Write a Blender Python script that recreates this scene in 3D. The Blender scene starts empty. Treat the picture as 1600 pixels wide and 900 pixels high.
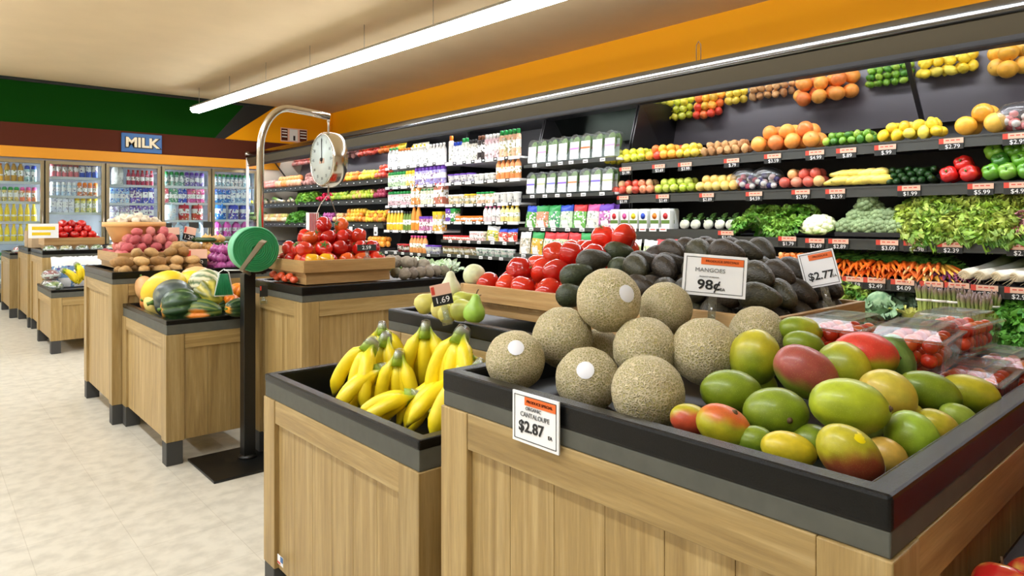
import bpy, bmesh, math, random
from mathutils import Vector, Matrix, Euler, noise
RND = random.Random(11)
PI = math.pi
C = bpy.context.scene.collection
H = 1.2; FP = 1052.0; AL = math.radians(41.5); SA = math.sin(AL); CA = math.cos(AL); HOR = 345.0
rd = math.radians
def uni(a, b): return RND.uniform(a, b)
# ---- a picture direction plus one known distance / surface gives a point in the shop (metres) ----
def at_depth(px, py, d):
    t = (px - 800) / FP
    return Vector((d*(SA + t*CA), d*(CA - t*SA), H - (py - HOR)*d/FP))
def at_z(px, py, z): return at_depth(px, py, (H - z)*FP/(py - HOR))
def at_x(px, py, X):
    t = (px - 800)/FP
    return at_depth(px, py, X/(SA + t*CA))
def at_y(px, py, Y):
    t = (px - 800)/FP
    return at_depth(px, py, Y/(CA - t*SA))
def y_on(px, X): return at_x(px, 345, X).y
# ------------------------------------------------------------------ materials
MATS = {}
def nt(name):
    m = bpy.data.materials.new(name); m.use_nodes = True
    t = m.node_tree; b = t.nodes['Principled BSDF']
    MATS[name] = m
    return m, t, b
def lin(c):
    return tuple((x/12.92 if x <= .04045 else ((x+.055)/1.055)**2.4) for x in c)
def rgb(r, g, b): return lin((r/255, g/255, b/255)) + (1,)
def setc(b, k, v):
    if k in b.inputs: b.inputs[k].default_value = v
def plain(name, c, rough=.5, metal=0, coat=0, spec=.5, vary=0, vscale=30, bump=0, bscale=200, emit=None, es=0):
    m, t, b = nt(name); c = rgb(*c)
    b.inputs['Base Color'].default_value = c; b.inputs['Roughness'].default_value = rough
    b.inputs['Metallic'].default_value = metal; setc(b, 'Coat Weight', coat); setc(b, 'Specular IOR Level', spec)
    N, L = t.nodes, t.links
    if vary or bump:
        tc = N.new('ShaderNodeTexCoord')
    if vary:
        n = N.new('ShaderNodeTexNoise'); n.inputs['Scale'].default_value = vscale; n.inputs['Detail'].default_value = 4
        L.new(tc.outputs['Object'], n.inputs['Vector'])
        r = N.new('ShaderNodeMapRange'); r.inputs[1].default_value = .3; r.inputs[2].default_value = .7; r.inputs[3].default_value = 1-vary; r.inputs[4].default_value = 1+vary
        L.new(n.outputs['Fac'], r.inputs[0])
        x = N.new('ShaderNodeMix'); x.data_type = 'RGBA'; x.blend_type = 'MULTIPLY'; x.inputs[0].default_value = 1
        x.inputs[6].default_value = c; L.new(r.outputs[0], x.inputs[7]); L.new(x.outputs[2], b.inputs['Base Color'])
    if bump:
        n = N.new('ShaderNodeTexNoise'); n.inputs['Scale'].default_value = bscale; n.inputs['Detail'].default_value = 3
        L.new(tc.outputs['Object'], n.inputs['Vector'])
        k = N.new('ShaderNodeBump'); k.inputs['Strength'].default_value = bump; k.inputs['Distance'].default_value = .002
        L.new(n.outputs['Fac'], k.inputs['Height']); L.new(k.outputs[0], b.inputs['Normal'])
    if emit:
        setc(b, 'Emission Color', rgb(*emit)); setc(b, 'Emission Strength', es)
    return m
def attr_mat(name, src='Col', rough=.45, coat=0, vary=.12, vscale=40, bump=0, bscale=300, sss=0, rand=.12, spot=None, spotscale=300, spotsize=.12):
    """colour from the mesh's own colour attribute (Col) or from the object's colour (obj), with a natural mottling"""
    m, t, b = nt(name); N, L = t.nodes, t.links
    b.inputs['Roughness'].default_value = rough; setc(b, 'Coat Weight', coat); setc(b, 'Coat Roughness', .15)
    oi = N.new('ShaderNodeObjectInfo')
    if src == 'obj': out = oi.outputs['Color']
    else:
        a = N.new('ShaderNodeAttribute'); a.attribute_name = 'Col'; out = a.outputs['Color']
        if src == 'both':
            x0 = N.new('ShaderNodeMix'); x0.data_type = 'RGBA'; x0.blend_type = 'MULTIPLY'; x0.inputs[0].default_value = 1
            L.new(out, x0.inputs[6]); L.new(oi.outputs['Color'], x0.inputs[7]); out = x0.outputs[2]
    tc = N.new('ShaderNodeTexCoord')
    n = N.new('ShaderNodeTexNoise'); n.inputs['Scale'].default_value = vscale; n.inputs['Detail'].default_value = 3
    L.new(tc.outputs['Object'], n.inputs['Vector'])
    r = N.new('ShaderNodeMapRange'); r.inputs[1].default_value = .3; r.inputs[2].default_value = .7; r.inputs[3].default_value = 1-vary; r.inputs[4].default_value = 1+vary
    L.new(n.outputs['Fac'], r.inputs[0])
    r2 = N.new('ShaderNodeMapRange'); r2.inputs[3].default_value = 1-rand; r2.inputs[4].default_value = 1+rand
    L.new(oi.outputs['Random'], r2.inputs[0])
    mm = N.new('ShaderNodeMath'); mm.operation = 'MULTIPLY'; L.new(r.outputs[0], mm.inputs[0]); L.new(r2.outputs[0], mm.inputs[1])
    x = N.new('ShaderNodeMix'); x.data_type = 'RGBA'; x.blend_type = 'MULTIPLY'; x.inputs[0].default_value = 1
    L.new(out, x.inputs[6]); L.new(mm.outputs[0], x.inputs[7]); out = x.outputs[2]
    if spot:
        v = N.new('ShaderNodeTexVoronoi'); v.inputs['Scale'].default_value = spotscale; L.new(tc.outputs['Object'], v.inputs['Vector'])
        s = N.new('ShaderNodeMath'); s.operation = 'LESS_THAN'; s.inputs[1].default_value = spotsize; L.new(v.outputs['Distance'], s.inputs[0])
        s2 = N.new('ShaderNodeMath'); s2.operation = 'MULTIPLY'; s2.inputs[1].default_value = .6; L.new(s.outputs[0], s2.inputs[0])
        y = N.new('ShaderNodeMix'); y.data_type = 'RGBA'; L.new(s2.outputs[0], y.inputs[0]); L.new(out, y.inputs[6]); y.inputs[7].default_value = rgb(*spot); out = y.outputs[2]
    L.new(out, b.inputs['Base Color'])
    if bump:
        n2 = N.new('ShaderNodeTexNoise'); n2.inputs['Scale'].default_value = bscale; n2.inputs['Detail'].default_value = 2
        L.new(tc.outputs['Object'], n2.inputs['Vector'])
        k = N.new('ShaderNodeBump'); k.inputs['Strength'].default_value = bump; k.inputs['Distance'].default_value = .002
        L.new(n2.outputs['Fac'], k.inputs['Height']); L.new(k.outputs[0], b.inputs['Normal'])
    return m
def wood(name, axis, c1, c2, c3):
    m, t, b = nt(name); N, L = t.nodes, t.links
    tc = N.new('ShaderNodeTexCoord'); mp = N.new('ShaderNodeMapping')
    s = [26, 26, 26]; s['xyz'.index(axis)] = 1.3
    mp.inputs['Scale'].default_value = s; L.new(tc.outputs['Object'], mp.inputs['Vector'])
    n = N.new('ShaderNodeTexNoise'); n.inputs['Scale'].default_value = 1.0; n.inputs['Detail'].default_value = 5; n.inputs['Distortion'].default_value = 1.4
    L.new(mp.outputs[0], n.inputs['Vector'])
    n2 = N.new('ShaderNodeTexNoise'); n2.inputs['Scale'].default_value = 9; n2.inputs['Detail'].default_value = 5; n2.inputs['Roughness'].default_value = .7
    L.new(mp.outputs[0], n2.inputs['Vector'])
    cr = N.new('ShaderNodeValToRGB'); e = cr.color_ramp.elements
    e[0].position = .3; e[0].color = rgb(*c1); e[1].position = .68; e[1].color = rgb(*c3)
    k = e.new(.5); k.color = rgb(*c2)
    L.new(n.outputs['Fac'], cr.inputs[0])
    x = N.new('ShaderNodeMix'); x.data_type = 'RGBA'; x.blend_type = 'MULTIPLY'; x.inputs[0].default_value = .55
    L.new(cr.outputs[0], x.inputs[6]); L.new(n2.outputs['Fac'], x.inputs[7])
    oi = N.new('ShaderNodeObjectInfo'); r2 = N.new('ShaderNodeMapRange'); r2.inputs[3].default_value = .9; r2.inputs[4].default_value = 1.1; L.new(oi.outputs['Random'], r2.inputs[0])
    x2 = N.new('ShaderNodeMix'); x2.data_type = 'RGBA'; x2.blend_type = 'MULTIPLY'; x2.inputs[0].default_value = 1
    L.new(x.outputs[2], x2.inputs[6]); L.new(r2.outputs[0], x2.inputs[7])
    L.new(x2.outputs[2], b.inputs['Base Color']); b.inputs['Roughness'].default_value = .42
    bp = N.new('ShaderNodeBump'); bp.inputs['Strength'].default_value = .12; bp.inputs['Distance'].default_value = .001
    L.new(n2.outputs['Fac'], bp.inputs['Height']); L.new(bp.outputs[0], b.inputs['Normal'])
    return m
OAK = ((170,138,82), (192,160,100), (210,180,122))
for ax in 'xyz': wood('oak_'+ax, ax, *OAK)
for ax in 'xy': wood('crate_'+ax, ax, (196,150,92), (212,168,108), (224,184,128))
def clear(name, tint=(240,245,245), amt=.12, rough=.05):
    m, t, b = nt(name); N, L = t.nodes, t.links
    N.remove(b); out = N['Material Output']
    tr = N.new('ShaderNodeBsdfTransparent'); tr.inputs[0].default_value = rgb(*tint)
    g = N.new('ShaderNodeBsdfGlossy'); g.inputs['Roughness'].default_value = rough
    ge = N.new('ShaderNodeNewGeometry'); io = N.new('ShaderNodeMapRange'); io.inputs[3].default_value = 1.45; io.inputs[4].default_value = 1/1.45; L.new(ge.outputs['Backfacing'], io.inputs[0]); f = N.new('ShaderNodeFresnel'); L.new(io.outputs[0], f.inputs[0])
    a = N.new('ShaderNodeMath'); a.operation = 'ADD'; a.inputs[1].default_value = amt; a.use_clamp = True; L.new(f.outputs[0], a.inputs[0])
    mx = N.new('ShaderNodeMixShader'); L.new(a.outputs[0], mx.inputs[0]); L.new(tr.outputs[0], mx.inputs[1]); L.new(g.outputs[0], mx.inputs[2])
    L.new(mx.outputs[0], out.inputs['Surface'])
    return m
clear('clear_plastic', amt=.03, rough=.2); clear('door_glass', amt=.02, rough=.01); clear('dial_glass', amt=-.03, rough=.1); clear('sign_plastic', amt=.12, rough=.2)
clear('film', amt=.08, rough=.3)
plain('black_rim', (8,8,8), .27, coat=0, spec=.25, vary=.5, vscale=260, bump=.3, bscale=500)
plain('grey_skirt', (88,88,80), .6, vary=.08, spec=.25)
plain('tray_black', (16,16,16), .4)
plain('foot_grey', (62,62,60), .6)
plain('chrome', (215,210,200), .18, metal=1)
plain('satin_steel', (190,180,165), .35, metal=1)
plain('black_metal', (14,15,14), .35)
plain('dial_white', (236,238,232), .3)
plain('ink', (25,25,25), .5); plain('ink_grey', (110,110,110), .5)
plain('card_white', (244,244,244), .45); plain('card_orange', (238,110,40), .5); plain('card_peach', (236,190,165), .5); plain('card_red', (214,70,50), .5)
plain('tag_black', (24,26,24), .4); plain('chalk_white', (240,240,240), .6)
plain('shelf_black', (40,41,40), .45, vary=.1); plain('rail_black', (56,58,54), .35)
plain('shelf_grey', (88,84,90), .4)
plain('shelf_white', (232,230,230), .4)
plain('case_inner', (46,46,48), .5)
plain('canopy_brown', (78,70,54), .5, metal=.2, spec=.3); plain('canopy_black', (22,20,22), .4)
plain('canopy_metal', (150,152,155), .16, metal=1)
plain('mirror', (225,225,225), .03, metal=1); plain('mirror_dull', (96,104,96), .12, metal=1)
plain('green_roll', (28,128,72), .4, vary=.06); plain('green_roll_side', (120,196,150), .5)
plain('green_ties', (0,118,66), .5)
plain('yellow_paint', (240,160,0), .6, spec=.2); plain('green_paint', (8,58,4), .8, spec=.08); plain('brown_paint', (86,42,28), .8, spec=.1); plain('dark_strip', (26,26,22), .7)
plain('orange_trim', (226,150,14), .55)
plain('ceiling_paint', (226,202,162), .8, spec=.1, vary=.03, vscale=2)
plain('wall_cream', (232,222,200), .8)
plain('bronze_frame', (150,136,104), .35, metal=.6); plain('gasket', (30,26,20), .6)
plain('cooler_inner', (150,152,160), .6); plain('wire_white', (210,215,215), .4)
plain('lamp_white', (250,252,255), .4, emit=(240,247,255), es=19)
plain('case_lamp', (250,252,255), .4, emit=(250,250,255), es=19)
plain('cooler_lamp', (250,252,255), .4, emit=(244,250,255), es=34)
plain('housing', (190,188,182), .4, metal=.3)
plain('sign_blue', (38,98,160), .4); plain('sign_cream', (240,226,190), .5)
plain('white_plastic', (240,240,238), .35)
plain('cardboard', (186,160,124), .8, vary=.06)
plain('basket_wood', (226,172,104), .5, vary=.08, vscale=12)
plain('stem_green', (96,130,50), .6); plain('stem_brown', (96,72,44), .7); plain('calyx', (70,120,40), .6)
plain('sticker_white', (244,244,248), .35); plain('sticker_yellow', (248,226,0), .4)
plain('red_band', (196,60,60), .5); plain('band_white', (232,226,214), .5)
# floor: pale speckled vinyl tile
m, t, b = nt('vinyl_floor'); N, L = t.nodes, t.links
tc = N.new('ShaderNodeTexCoord'); v = N.new('ShaderNodeTexVoronoi'); v.inputs['Scale'].default_value = 55; L.new(tc.outputs['Object'], v.inputs['Vector'])
n = N.new('ShaderNodeTexNoise'); n.inputs['Scale'].default_value = 14; n.inputs['Detail'].default_value = 6; L.new(tc.outputs['Object'], n.inputs['Vector'])
n1 = N.new('ShaderNodeTexNoise'); n1.inputs['Scale'].default_value = .9; n1.inputs['Detail'].default_value = 2; L.new(tc.outputs['Object'], n1.inputs['Vector'])
cr = N.new('ShaderNodeValToRGB'); e = cr.color_ramp.elements; e[0].position = .33; e[0].color = rgb(192,186,170); e[1].position = .6; e[1].color = rgb(212,206,190); L.new(n.outputs['Fac'], cr.inputs[0])
bt = N.new('ShaderNodeTexBrick'); bt.offset = 0; bt.inputs['Scale'].default_value = 1; bt.inputs['Brick Width'].default_value = .305; bt.inputs['Row Height'].default_value = .305; bt.inputs['Mortar Size'].default_value = .0012
bt.inputs['Color1'].default_value = (1,1,1,1); bt.inputs['Color2'].default_value = (.965,.965,.96,1); bt.inputs['Mortar'].default_value = (.8,.78,.74,1); L.new(tc.outputs['Object'], bt.inputs['Vector'])
x = N.new('ShaderNodeMix'); x.data_type = 'RGBA'; x.blend_type = 'MULTIPLY'; x.inputs[0].default_value = 1; L.new(cr.outputs[0], x.inputs[6]); L.new(bt.outputs[0], x.inputs[7])
L.new(x.outputs[2], b.inputs['Base Color']); b.inputs['Roughness'].default_value = .32
rr = N.new('ShaderNodeMapRange'); rr.inputs[3].default_value = .22; rr.inputs[4].default_value = .45; L.new(n1.outputs['Fac'], rr.inputs[0]); L.new(rr.outputs[0], b.inputs['Roughness'])
# cantaloupe netting
m, t, b = nt('cantaloupe_rind'); N, L = t.nodes, t.links
tc = N.new('ShaderNodeTexCoord'); n = N.new('ShaderNodeTexNoise'); n.inputs['Scale'].default_value = 5; n.inputs['Detail'].default_value = 3; L.new(tc.outputs['Object'], n.inputs['Vector'])
mx = N.new('ShaderNodeMix'); mx.data_type = 'RGBA'; mx.blend_type = 'LINEAR_LIGHT'; mx.inputs[0].default_value = .10; L.new(tc.outputs['Object'], mx.inputs[6]); L.new(n.outputs['Color'], mx.inputs[7])
v = N.new('ShaderNodeTexVoronoi'); v.feature = 'DISTANCE_TO_EDGE'; v.inputs['Scale'].default_value = 11.5; L.new(mx.outputs[2], v.inputs['Vector'])
mr = N.new('ShaderNodeMapRange'); mr.inputs[1].default_value = .05; mr.inputs[2].default_value = .20; mr.inputs[3].default_value = 1; mr.inputs[4].default_value = 0; L.new(v.outputs['Distance'], mr.inputs[0])
n3 = N.new('ShaderNodeTexNoise'); n3.inputs['Scale'].default_value = 1.6; L.new(tc.outputs['Object'], n3.inputs['Vector'])
cr = N.new('ShaderNodeValToRGB'); e = cr.color_ramp.elements; e[0].position = .35; e[0].color = rgb(182,170,108); e[1].position = .65; e[1].color = rgb(206,188,134); L.new(n3.outputs['Fac'], cr.inputs[0])
x = N.new('ShaderNodeMix'); x.data_type = 'RGBA'; L.new(mr.outputs[0], x.inputs[0]); L.new(cr.outputs[0], x.inputs[6]); x.inputs[7].default_value = rgb(240,224,184)
oi = N.new('ShaderNodeObjectInfo'); r2 = N.new('ShaderNodeMapRange'); r2.inputs[3].default_value = .93; r2.inputs[4].default_value = 1.07; L.new(oi.outputs['Random'], r2.inputs[0])
x2 = N.new('ShaderNodeMix'); x2.data_type = 'RGBA'; x2.blend_type = 'MULTIPLY'; x2.inputs[0].default_value = 1; L.new(x.outputs[2], x2.inputs[6]); L.new(r2.outputs[0], x2.inputs[7])
L.new(x2.outputs[2], b.inputs['Base Color']); b.inputs['Roughness'].default_value = .62
k = N.new('ShaderNodeBump'); k.inputs['Strength'].default_value = .8; k.inputs['Distance'].default_value = .02; L.new(mr.outputs[0], k.inputs['Height']); L.new(k.outputs[0], b.inputs['Normal'])
# fruit skins
attr_mat('mango_skin', 'Col', .4, coat=.15, vary=.16, vscale=2.2, rand=.05, bump=0, spot=(214,214,120), spotscale=22, spotsize=.14)
attr_mat('glossy_skin', 'both', .16, coat=.5, vary=.10, vscale=25)
attr_mat('satin_skin', 'both', .38, coat=.15, vary=.12, vscale=30, bump=.15, bscale=260)
attr_mat('rough_skin', 'both', .7, vary=.16, vscale=60, bump=.4, bscale=180)
attr_mat('avocado_skin', 'both', .42, vary=.35, vscale=110, bump=1.0, bscale=230, spot=(86,84,60), spotscale=230, spotsize=.14)
attr_mat('banana_skin', 'Col', .4, coat=.1, vary=.06, vscale=30, rand=.03)
attr_mat('leaf', 'both', .5, vary=.18, vscale=30, rand=.08)
attr_mat('pack', 'obj', .35, vary=.05, rand=.04); attr_mat('packcol', 'Col', .35, vary=.05, rand=.04)
# printed wrapper: blotchy print mixing white, the object's colour and a dark ink
m, t, b = nt('print'); N, L = t.nodes, t.links
oi = N.new('ShaderNodeObjectInfo'); tc = N.new('ShaderNodeTexCoord')
va = N.new('ShaderNodeVectorMath'); va.operation = 'ADD'; L.new(tc.outputs['Object'], va.inputs[0])
cm = N.new('ShaderNodeMath'); cm.operation = 'MULTIPLY'; cm.inputs[1].default_value = 9; L.new(oi.outputs['Random'], cm.inputs[0]); L.new(cm.outputs[0], va.inputs[1])
v = N.new('ShaderNodeTexVoronoi'); v.inputs['Scale'].default_value = 62; L.new(va.outputs[0], v.inputs['Vector'])
s = N.new('ShaderNodeSeparateColor'); L.new(v.outputs['Color'], s.inputs[0])
gz = N.new('ShaderNodeSeparateXYZ'); L.new(tc.outputs['Generated'], gz.inputs[0]); gd = N.new('ShaderNodeMath'); gd.operation = 'SUBTRACT'; gd.inputs[1].default_value = .46; L.new(gz.outputs[2], gd.inputs[0]); ga = N.new('ShaderNodeMath'); ga.operation = 'ABSOLUTE'; L.new(gd.outputs[0], ga.inputs[0]); gw = N.new('ShaderNodeMath'); gw.operation = 'LESS_THAN'; gw.inputs[1].default_value = .15; L.new(ga.outputs[0], gw.inputs[0])
g = N.new('ShaderNodeMath'); g.operation = 'GREATER_THAN'; g.inputs[1].default_value = .80; L.new(s.outputs[0], g.inputs[0]); gm = N.new('ShaderNodeMath'); gm.operation = 'MAXIMUM'; L.new(g.outputs[0], gm.inputs[0]); L.new(gw.outputs[0], gm.inputs[1]); g = gm
x = N.new('ShaderNodeMix'); x.data_type = 'RGBA'; L.new(g.outputs[0], x.inputs[0]); L.new(oi.outputs['Color'], x.inputs[6]); x.inputs[7].default_value = rgb(242,240,236)
g2 = N.new('ShaderNodeMath'); g2.operation = 'GREATER_THAN'; g2.inputs[1].default_value = .86; L.new(s.outputs[1], g2.inputs[0])
hs = N.new('ShaderNodeHueSaturation'); hs.inputs['Value'].default_value = .45; hs.inputs['Hue'].default_value = .58; L.new(oi.outputs['Color'], hs.inputs['Color'])
x2 = N.new('ShaderNodeMix'); x2.data_type = 'RGBA'; L.new(g2.outputs[0], x2.inputs[0]); L.new(x.outputs[2], x2.inputs[6]); L.new(hs.outputs[0], x2.inputs[7])
L.new(x2.outputs[2], b.inputs['Base Color']); b.inputs['Roughness'].default_value = .35
MATS['print_full'] = MATS['print'].copy(); MATS['print_full'].name = 'print_full'; MATS['print_full'].node_tree.nodes[gw.name].inputs[1].default_value = -1
# ------------------------------------------------------------------ mesh builder
class MB:
    def __init__(s): s.v = []; s.f = []; s.c = []; s.col = (1,1,1)
    def vert(s, p, col=None):
        s.v.append(tuple(p)); s.c.append(col or s.col); return len(s.v)-1
    def face(s, idx, m=0, sm=False): s.f.append((tuple(idx), m, sm))
    def box(s, x0, x1, y0, y1, z0, z1, m=0, M=None):
        P = [(x0,y0,z0),(x1,y0,z0),(x1,y1,z0),(x0,y1,z0),(x0,y0,z1),(x1,y0,z1),(x1,y1,z1),(x0,y1,z1)]
        b = len(s.v)
        for p in P: s.vert(M @ Vector(p) if M else p)
        for q in ((0,3,2,1),(4,5,6,7),(0,1,5,4),(1,2,6,5),(2,3,7,6),(3,0,4,7)): s.face([b+i for i in q], m)
        return s
    def ring(s, x0, x1, y0, y1, w, z0, z1, m=0):          # rectangular frame of width w
        O = [(x0,y0),(x1,y0),(x1,y1),(x0,y1)]; I = [(x0+w,y0+w),(x1-w,y0+w),(x1-w,y1-w),(x0+w,y1-w)]
        b = len(s.v)
        for z in (z0, z1):
            for p in O: s.vert((p[0],p[1],z))
            for p in I: s.vert((p[0],p[1],z))
        for i in range(4):
            j = (i+1) % 4
            s.face((b+i,b+j,b+8+j,b+8+i), m); s.face((b+4+j,b+4+i,b+12+i,b+12+j), m)
            s.face((b+8+i,b+8+j,b+12+j,b+12+i), m); s.face((b+j,b+i,b+4+i,b+4+j), m)
        return s
    def prism(s, poly, axis, a0, a1, m=0, sm=False):      # polygon (2d) extruded along axis 'x','y' or 'z'
        n = len(poly); b = len(s.v)
        for a in (a0, a1):
            for p in poly:
                s.vert({'x': (a,p[0],p[1]), 'y': (p[0],a,p[1]), 'z': (p[0],p[1],a)}[axis])
        for i in range(n):
            j = (i+1) % n; s.face((b+i,b+j,b+n+j,b+n+i), m, sm)
        s.face([b+i for i in range(n)][::-1], m); s.face([b+n+i for i in range(n)], m)
        return s
    def tube(s, pts, r, seg=8, m=0, sm=True, caps=True, cols=None, flat=1, up=None):
        pts = [Vector(p) for p in pts]; n = len(pts)
        if not isinstance(r, (list, tuple)): r = [r]*n
        b = len(s.v); ref = None
        for i, p in enumerate(pts):
            d = (pts[min(i+1,n-1)] - pts[max(i-1,0)]).normalized()
            if ref is None:
                ref = Vector(up) if up else (Vector((0,0,1)) if abs(d.z) < .9 else Vector((1,0,0)))
            u = d.cross(ref)
            if u.length < 1e-5: u = d.cross(Vector((0,1,0)))
            u.normalize(); w = u.cross(d).normalized(); ref = w
            for k in range(seg):
                a = 2*PI*k/seg
                s.vert(p + (u*math.cos(a) + w*math.sin(a)*flat)*r[i], cols[i] if cols else None)
        for i in range(n-1):
            for k in range(seg):
                k2 = (k+1) % seg
                s.face((b+i*seg+k, b+i*seg+k2, b+(i+1)*seg+k2, b+(i+1)*seg+k), m, sm)
        if caps:
            s.face([b+k for k in range(seg)][::-1], m); s.face([b+(n-1)*seg+k for k in range(seg)], m)
        return s
    def lathe(s, prof, seg=16, m=0, sm=True, M=None, colf=None, rf=None, mf=None, caps=True):
        b = len(s.v); n = len(prof)
        for i, (r, z) in enumerate(prof):
            for k in range(seg):
                a = 2*PI*k/seg
                q = rf(i/(n-1), a) if rf else 1
                p = Vector((r*q*math.cos(a), r*q*math.sin(a), z))
                s.vert(M @ p if M else p, colf(i/(n-1), a) if colf else None)
        for i in range(n-1):
            for k in range(seg):
                k2 = (k+1) % seg
                s.face((b+i*seg+k, b+i*seg+k2, b+(i+1)*seg+k2, b+(i+1)*seg+k), mf(i) if mf else m, sm)
        if caps: s.face([b+k for k in range(seg)][::-1], mf(0) if mf else m, sm); s.face([b+(n-1)*seg+k for k in range(seg)], mf(n-2) if mf else m, sm)
        return s
    def ball(s, rx, ry, rz, seg=18, rings=12, c=(0,0,0), m=0, f=None, colf=None, M=None):
        """f(unit vector) -> radius factor; colf(unit) -> colour"""
        b = len(s.v); c = Vector(c)
        def put(u):
            q = f(u) if f else 1
            p = Vector((u.x*rx*q, u.y*ry*q, u.z*rz*q)) + c
            s.vert(M @ p if M else p, colf(u) if colf else None)
        put(Vector((0,0,-1)))
        for i in range(1, rings):
            th = PI*i/rings
            for k in range(seg):
                a = 2*PI*k/seg; put(Vector((math.sin(th)*math.cos(a), math.sin(th)*math.sin(a), -math.cos(th))))
        put(Vector((0,0,1))); top = len(s.v)-1
        for k in range(seg):
            k2 = (k+1) % seg
            s.face((b, b+1+k2, b+1+k), m, True)
            for i in range(rings-2):
                o = b+1+i*seg; s.face((o+k, o+k2, o+seg+k2, o+seg+k), m, True)
            o = b+1+(rings-2)*seg; s.face((o+k, o+k2, top), m, True)
        return s
    def mesh(s, name, mats):
        me = bpy.data.meshes.new(name)
        me.from_pydata(s.v, [], [f[0] for f in s.f])
        for mt in mats: me.materials.append(MATS[mt])
        me.polygons.foreach_set('material_index', [f[1] for f in s.f])
        me.polygons.foreach_set('use_smooth', [f[2] for f in s.f])
        if any(c != (1,1,1) for c in s.c):
            a = me.color_attributes.new('Col', 'FLOAT_COLOR', 'POINT')
            a.data.foreach_set('color', [x for c in s.c for x in (c[0], c[1], c[2], 1)])
        else:
            a = me.color_attributes.new('Col', 'FLOAT_COLOR', 'POINT')
            a.data.foreach_set('color', [1.0]*(4*len(s.v)))
        me.update()
        return me
    def build(s, name, mats, parent=None, loc=(0,0,0), bevel=0):
        if isinstance(mats, str): mats = [mats]
        return place(name, s.mesh(name, mats), loc, parent=parent, bevel=bevel)
def place(name, me, loc=(0,0,0), rot=None, sc=None, parent=None, bevel=0):
    o = bpy.data.objects.new(name, me); C.objects.link(o); o.location = loc
    if rot is not None: o.rotation_euler = rot
    if sc is not None: o.scale = (sc, sc, sc) if isinstance(sc, (int, float)) else sc
    if parent: o.parent = parent
    if bevel:
        k = o.modifiers.new('bevel', 'BEVEL'); k.width = bevel; k.segments = 2; k.limit_method = 'ANGLE'
    return o
def tag(o, label=None, cat=None, group=None, kind=None):
    if label: o['label'] = label
    if cat: o['category'] = cat
    if group: o['group'] = group
    if kind: o['kind'] = kind
    return o
def empty(name, loc=(0,0,0), rz=0, label=None, cat=None, group=None):
    o = bpy.data.objects.new(name, None); C.objects.link(o); o.location = loc; o.rotation_euler = (0,0,rz); o.empty_display_size = .05
    return tag(o, label, cat, group)
def kids(o): return [c for c in KID.get(o.name, [])]
KID = {}
def part(mb, name, mats, parent, loc=(0,0,0), bevel=0):
    o = mb.build(name, mats, parent, loc, bevel); KID.setdefault(parent.name, []).append(o); return o
def copy_tree(o, parent=None):
    c = o.copy(); C.objects.link(c)
    if parent: c.parent = parent; KID.setdefault(parent.name, []).append(c)
    for ch in kids(o): copy_tree(ch, c)
    return c
USED = set()
def inst(proto, loc, rot=(0,0,0), sc=1, label=None, cat=None, group=None, color=None):
    """first use moves the prototype itself, later uses copy it with all its parts"""
    if proto.name in USED: o = copy_tree(proto)
    else: o = proto; USED.add(proto.name)
    o.location = loc; o.rotation_euler = rot; o.scale = (sc, sc, sc) if isinstance(sc, (int, float)) else sc
    if color: o.color = color
    if label: o['label'] = label
    if cat: o['category'] = cat
    if group: o['group'] = group
    elif 'group' in o: del o['group']
    return o
def struct(mb, name, mats, loc=(0,0,0), bevel=0):
    return tag(mb.build(name, mats, None, loc, bevel), kind='structure')
TXT = {}
def text_mesh(st, size, ext=.0004, bold=0):
    k = (st, size, bold)
    if k not in TXT:
        cu = bpy.data.curves.new('t', 'FONT'); cu.body = st; cu.size = size; cu.align_x = 'CENTER'; cu.align_y = 'CENTER'; cu.extrude = ext; cu.offset = bold*size; cu.resolution_u = 3
        o = bpy.data.objects.new('t', cu); C.objects.link(o)
        dg = bpy.context.evaluated_depsgraph_get(); dg.update()
        me = bpy.data.meshes.new_from_object(o.evaluated_get(dg)); me.name = 'lettering'
        bpy.data.objects.remove(o); bpy.data.curves.remove(cu)
        TXT[k] = me
    return TXT[k]
def lettering(st, size, mat, parent, loc, rot=(0,0,0), sx=1, name='lettering', bold=0):
    me = text_mesh(st, size, .0004, bold).copy(); me.materials.clear(); me.materials.append(MATS[mat])
    o = bpy.data.objects.new(name, me); C.objects.link(o); o.parent = parent; o.location = loc; o.rotation_euler = rot; o.scale = (sx, 1, 1)
    KID.setdefault(parent.name, []).append(o)
    return o
# ================================================================== the room
YB = 12.4          # face of the milk coolers
XW = 6.2; ZC = 3.34; XL = -6.0; YR = -5.0
struct(MB().box(XL, XW, YR, 13.4, -.05, 0), 'floor', ['vinyl_floor'])
struct(MB().box(XL, XW, YR, 13.4, ZC, ZC+.05), 'ceiling', ['ceiling_paint'])
struct(MB().box(XW, XW+.1, YR, 13.4, 0, ZC), 'wall_right', ['yellow_paint'])
struct(MB().box(XL-.1, XL, YR, 13.4, 0, ZC), 'wall_left', ['wall_cream'])
struct(MB().box(XL, XW, YR-.1, YR, 0, ZC), 'wall_rear', ['wall_cream'])
w = MB()
w.box(XL, XW, YB, YB+.12, 2.66, ZC, 0)
w.box(XL, -.18, YB, YB+.12, 0, 2.66, 1); w.box(4.75, XW, YB, YB+.12, 0, 2.66, 1)
w.box(XL, XW, 13.3, 13.4, 0, ZC, 1)
struct(w, 'wall_back', ['green_paint', 'wall_cream'])
struct(MB().box(XL, XW, YB-.03, YB+.1, 2.31, 2.66), 'trim_1', ['brown_paint'])
struct(MB().box(XL, XW, YB-.05, YB+.1, 2.15, 2.31), 'trim_2', ['orange_trim'])
struct(MB().prism([(5.04,3.338),(6.195,3.338),(6.195,2.662),(4.12,2.662)], 'y', YB-.012, YB+.001), 'trim_3', ['yellow_paint'])
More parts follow.
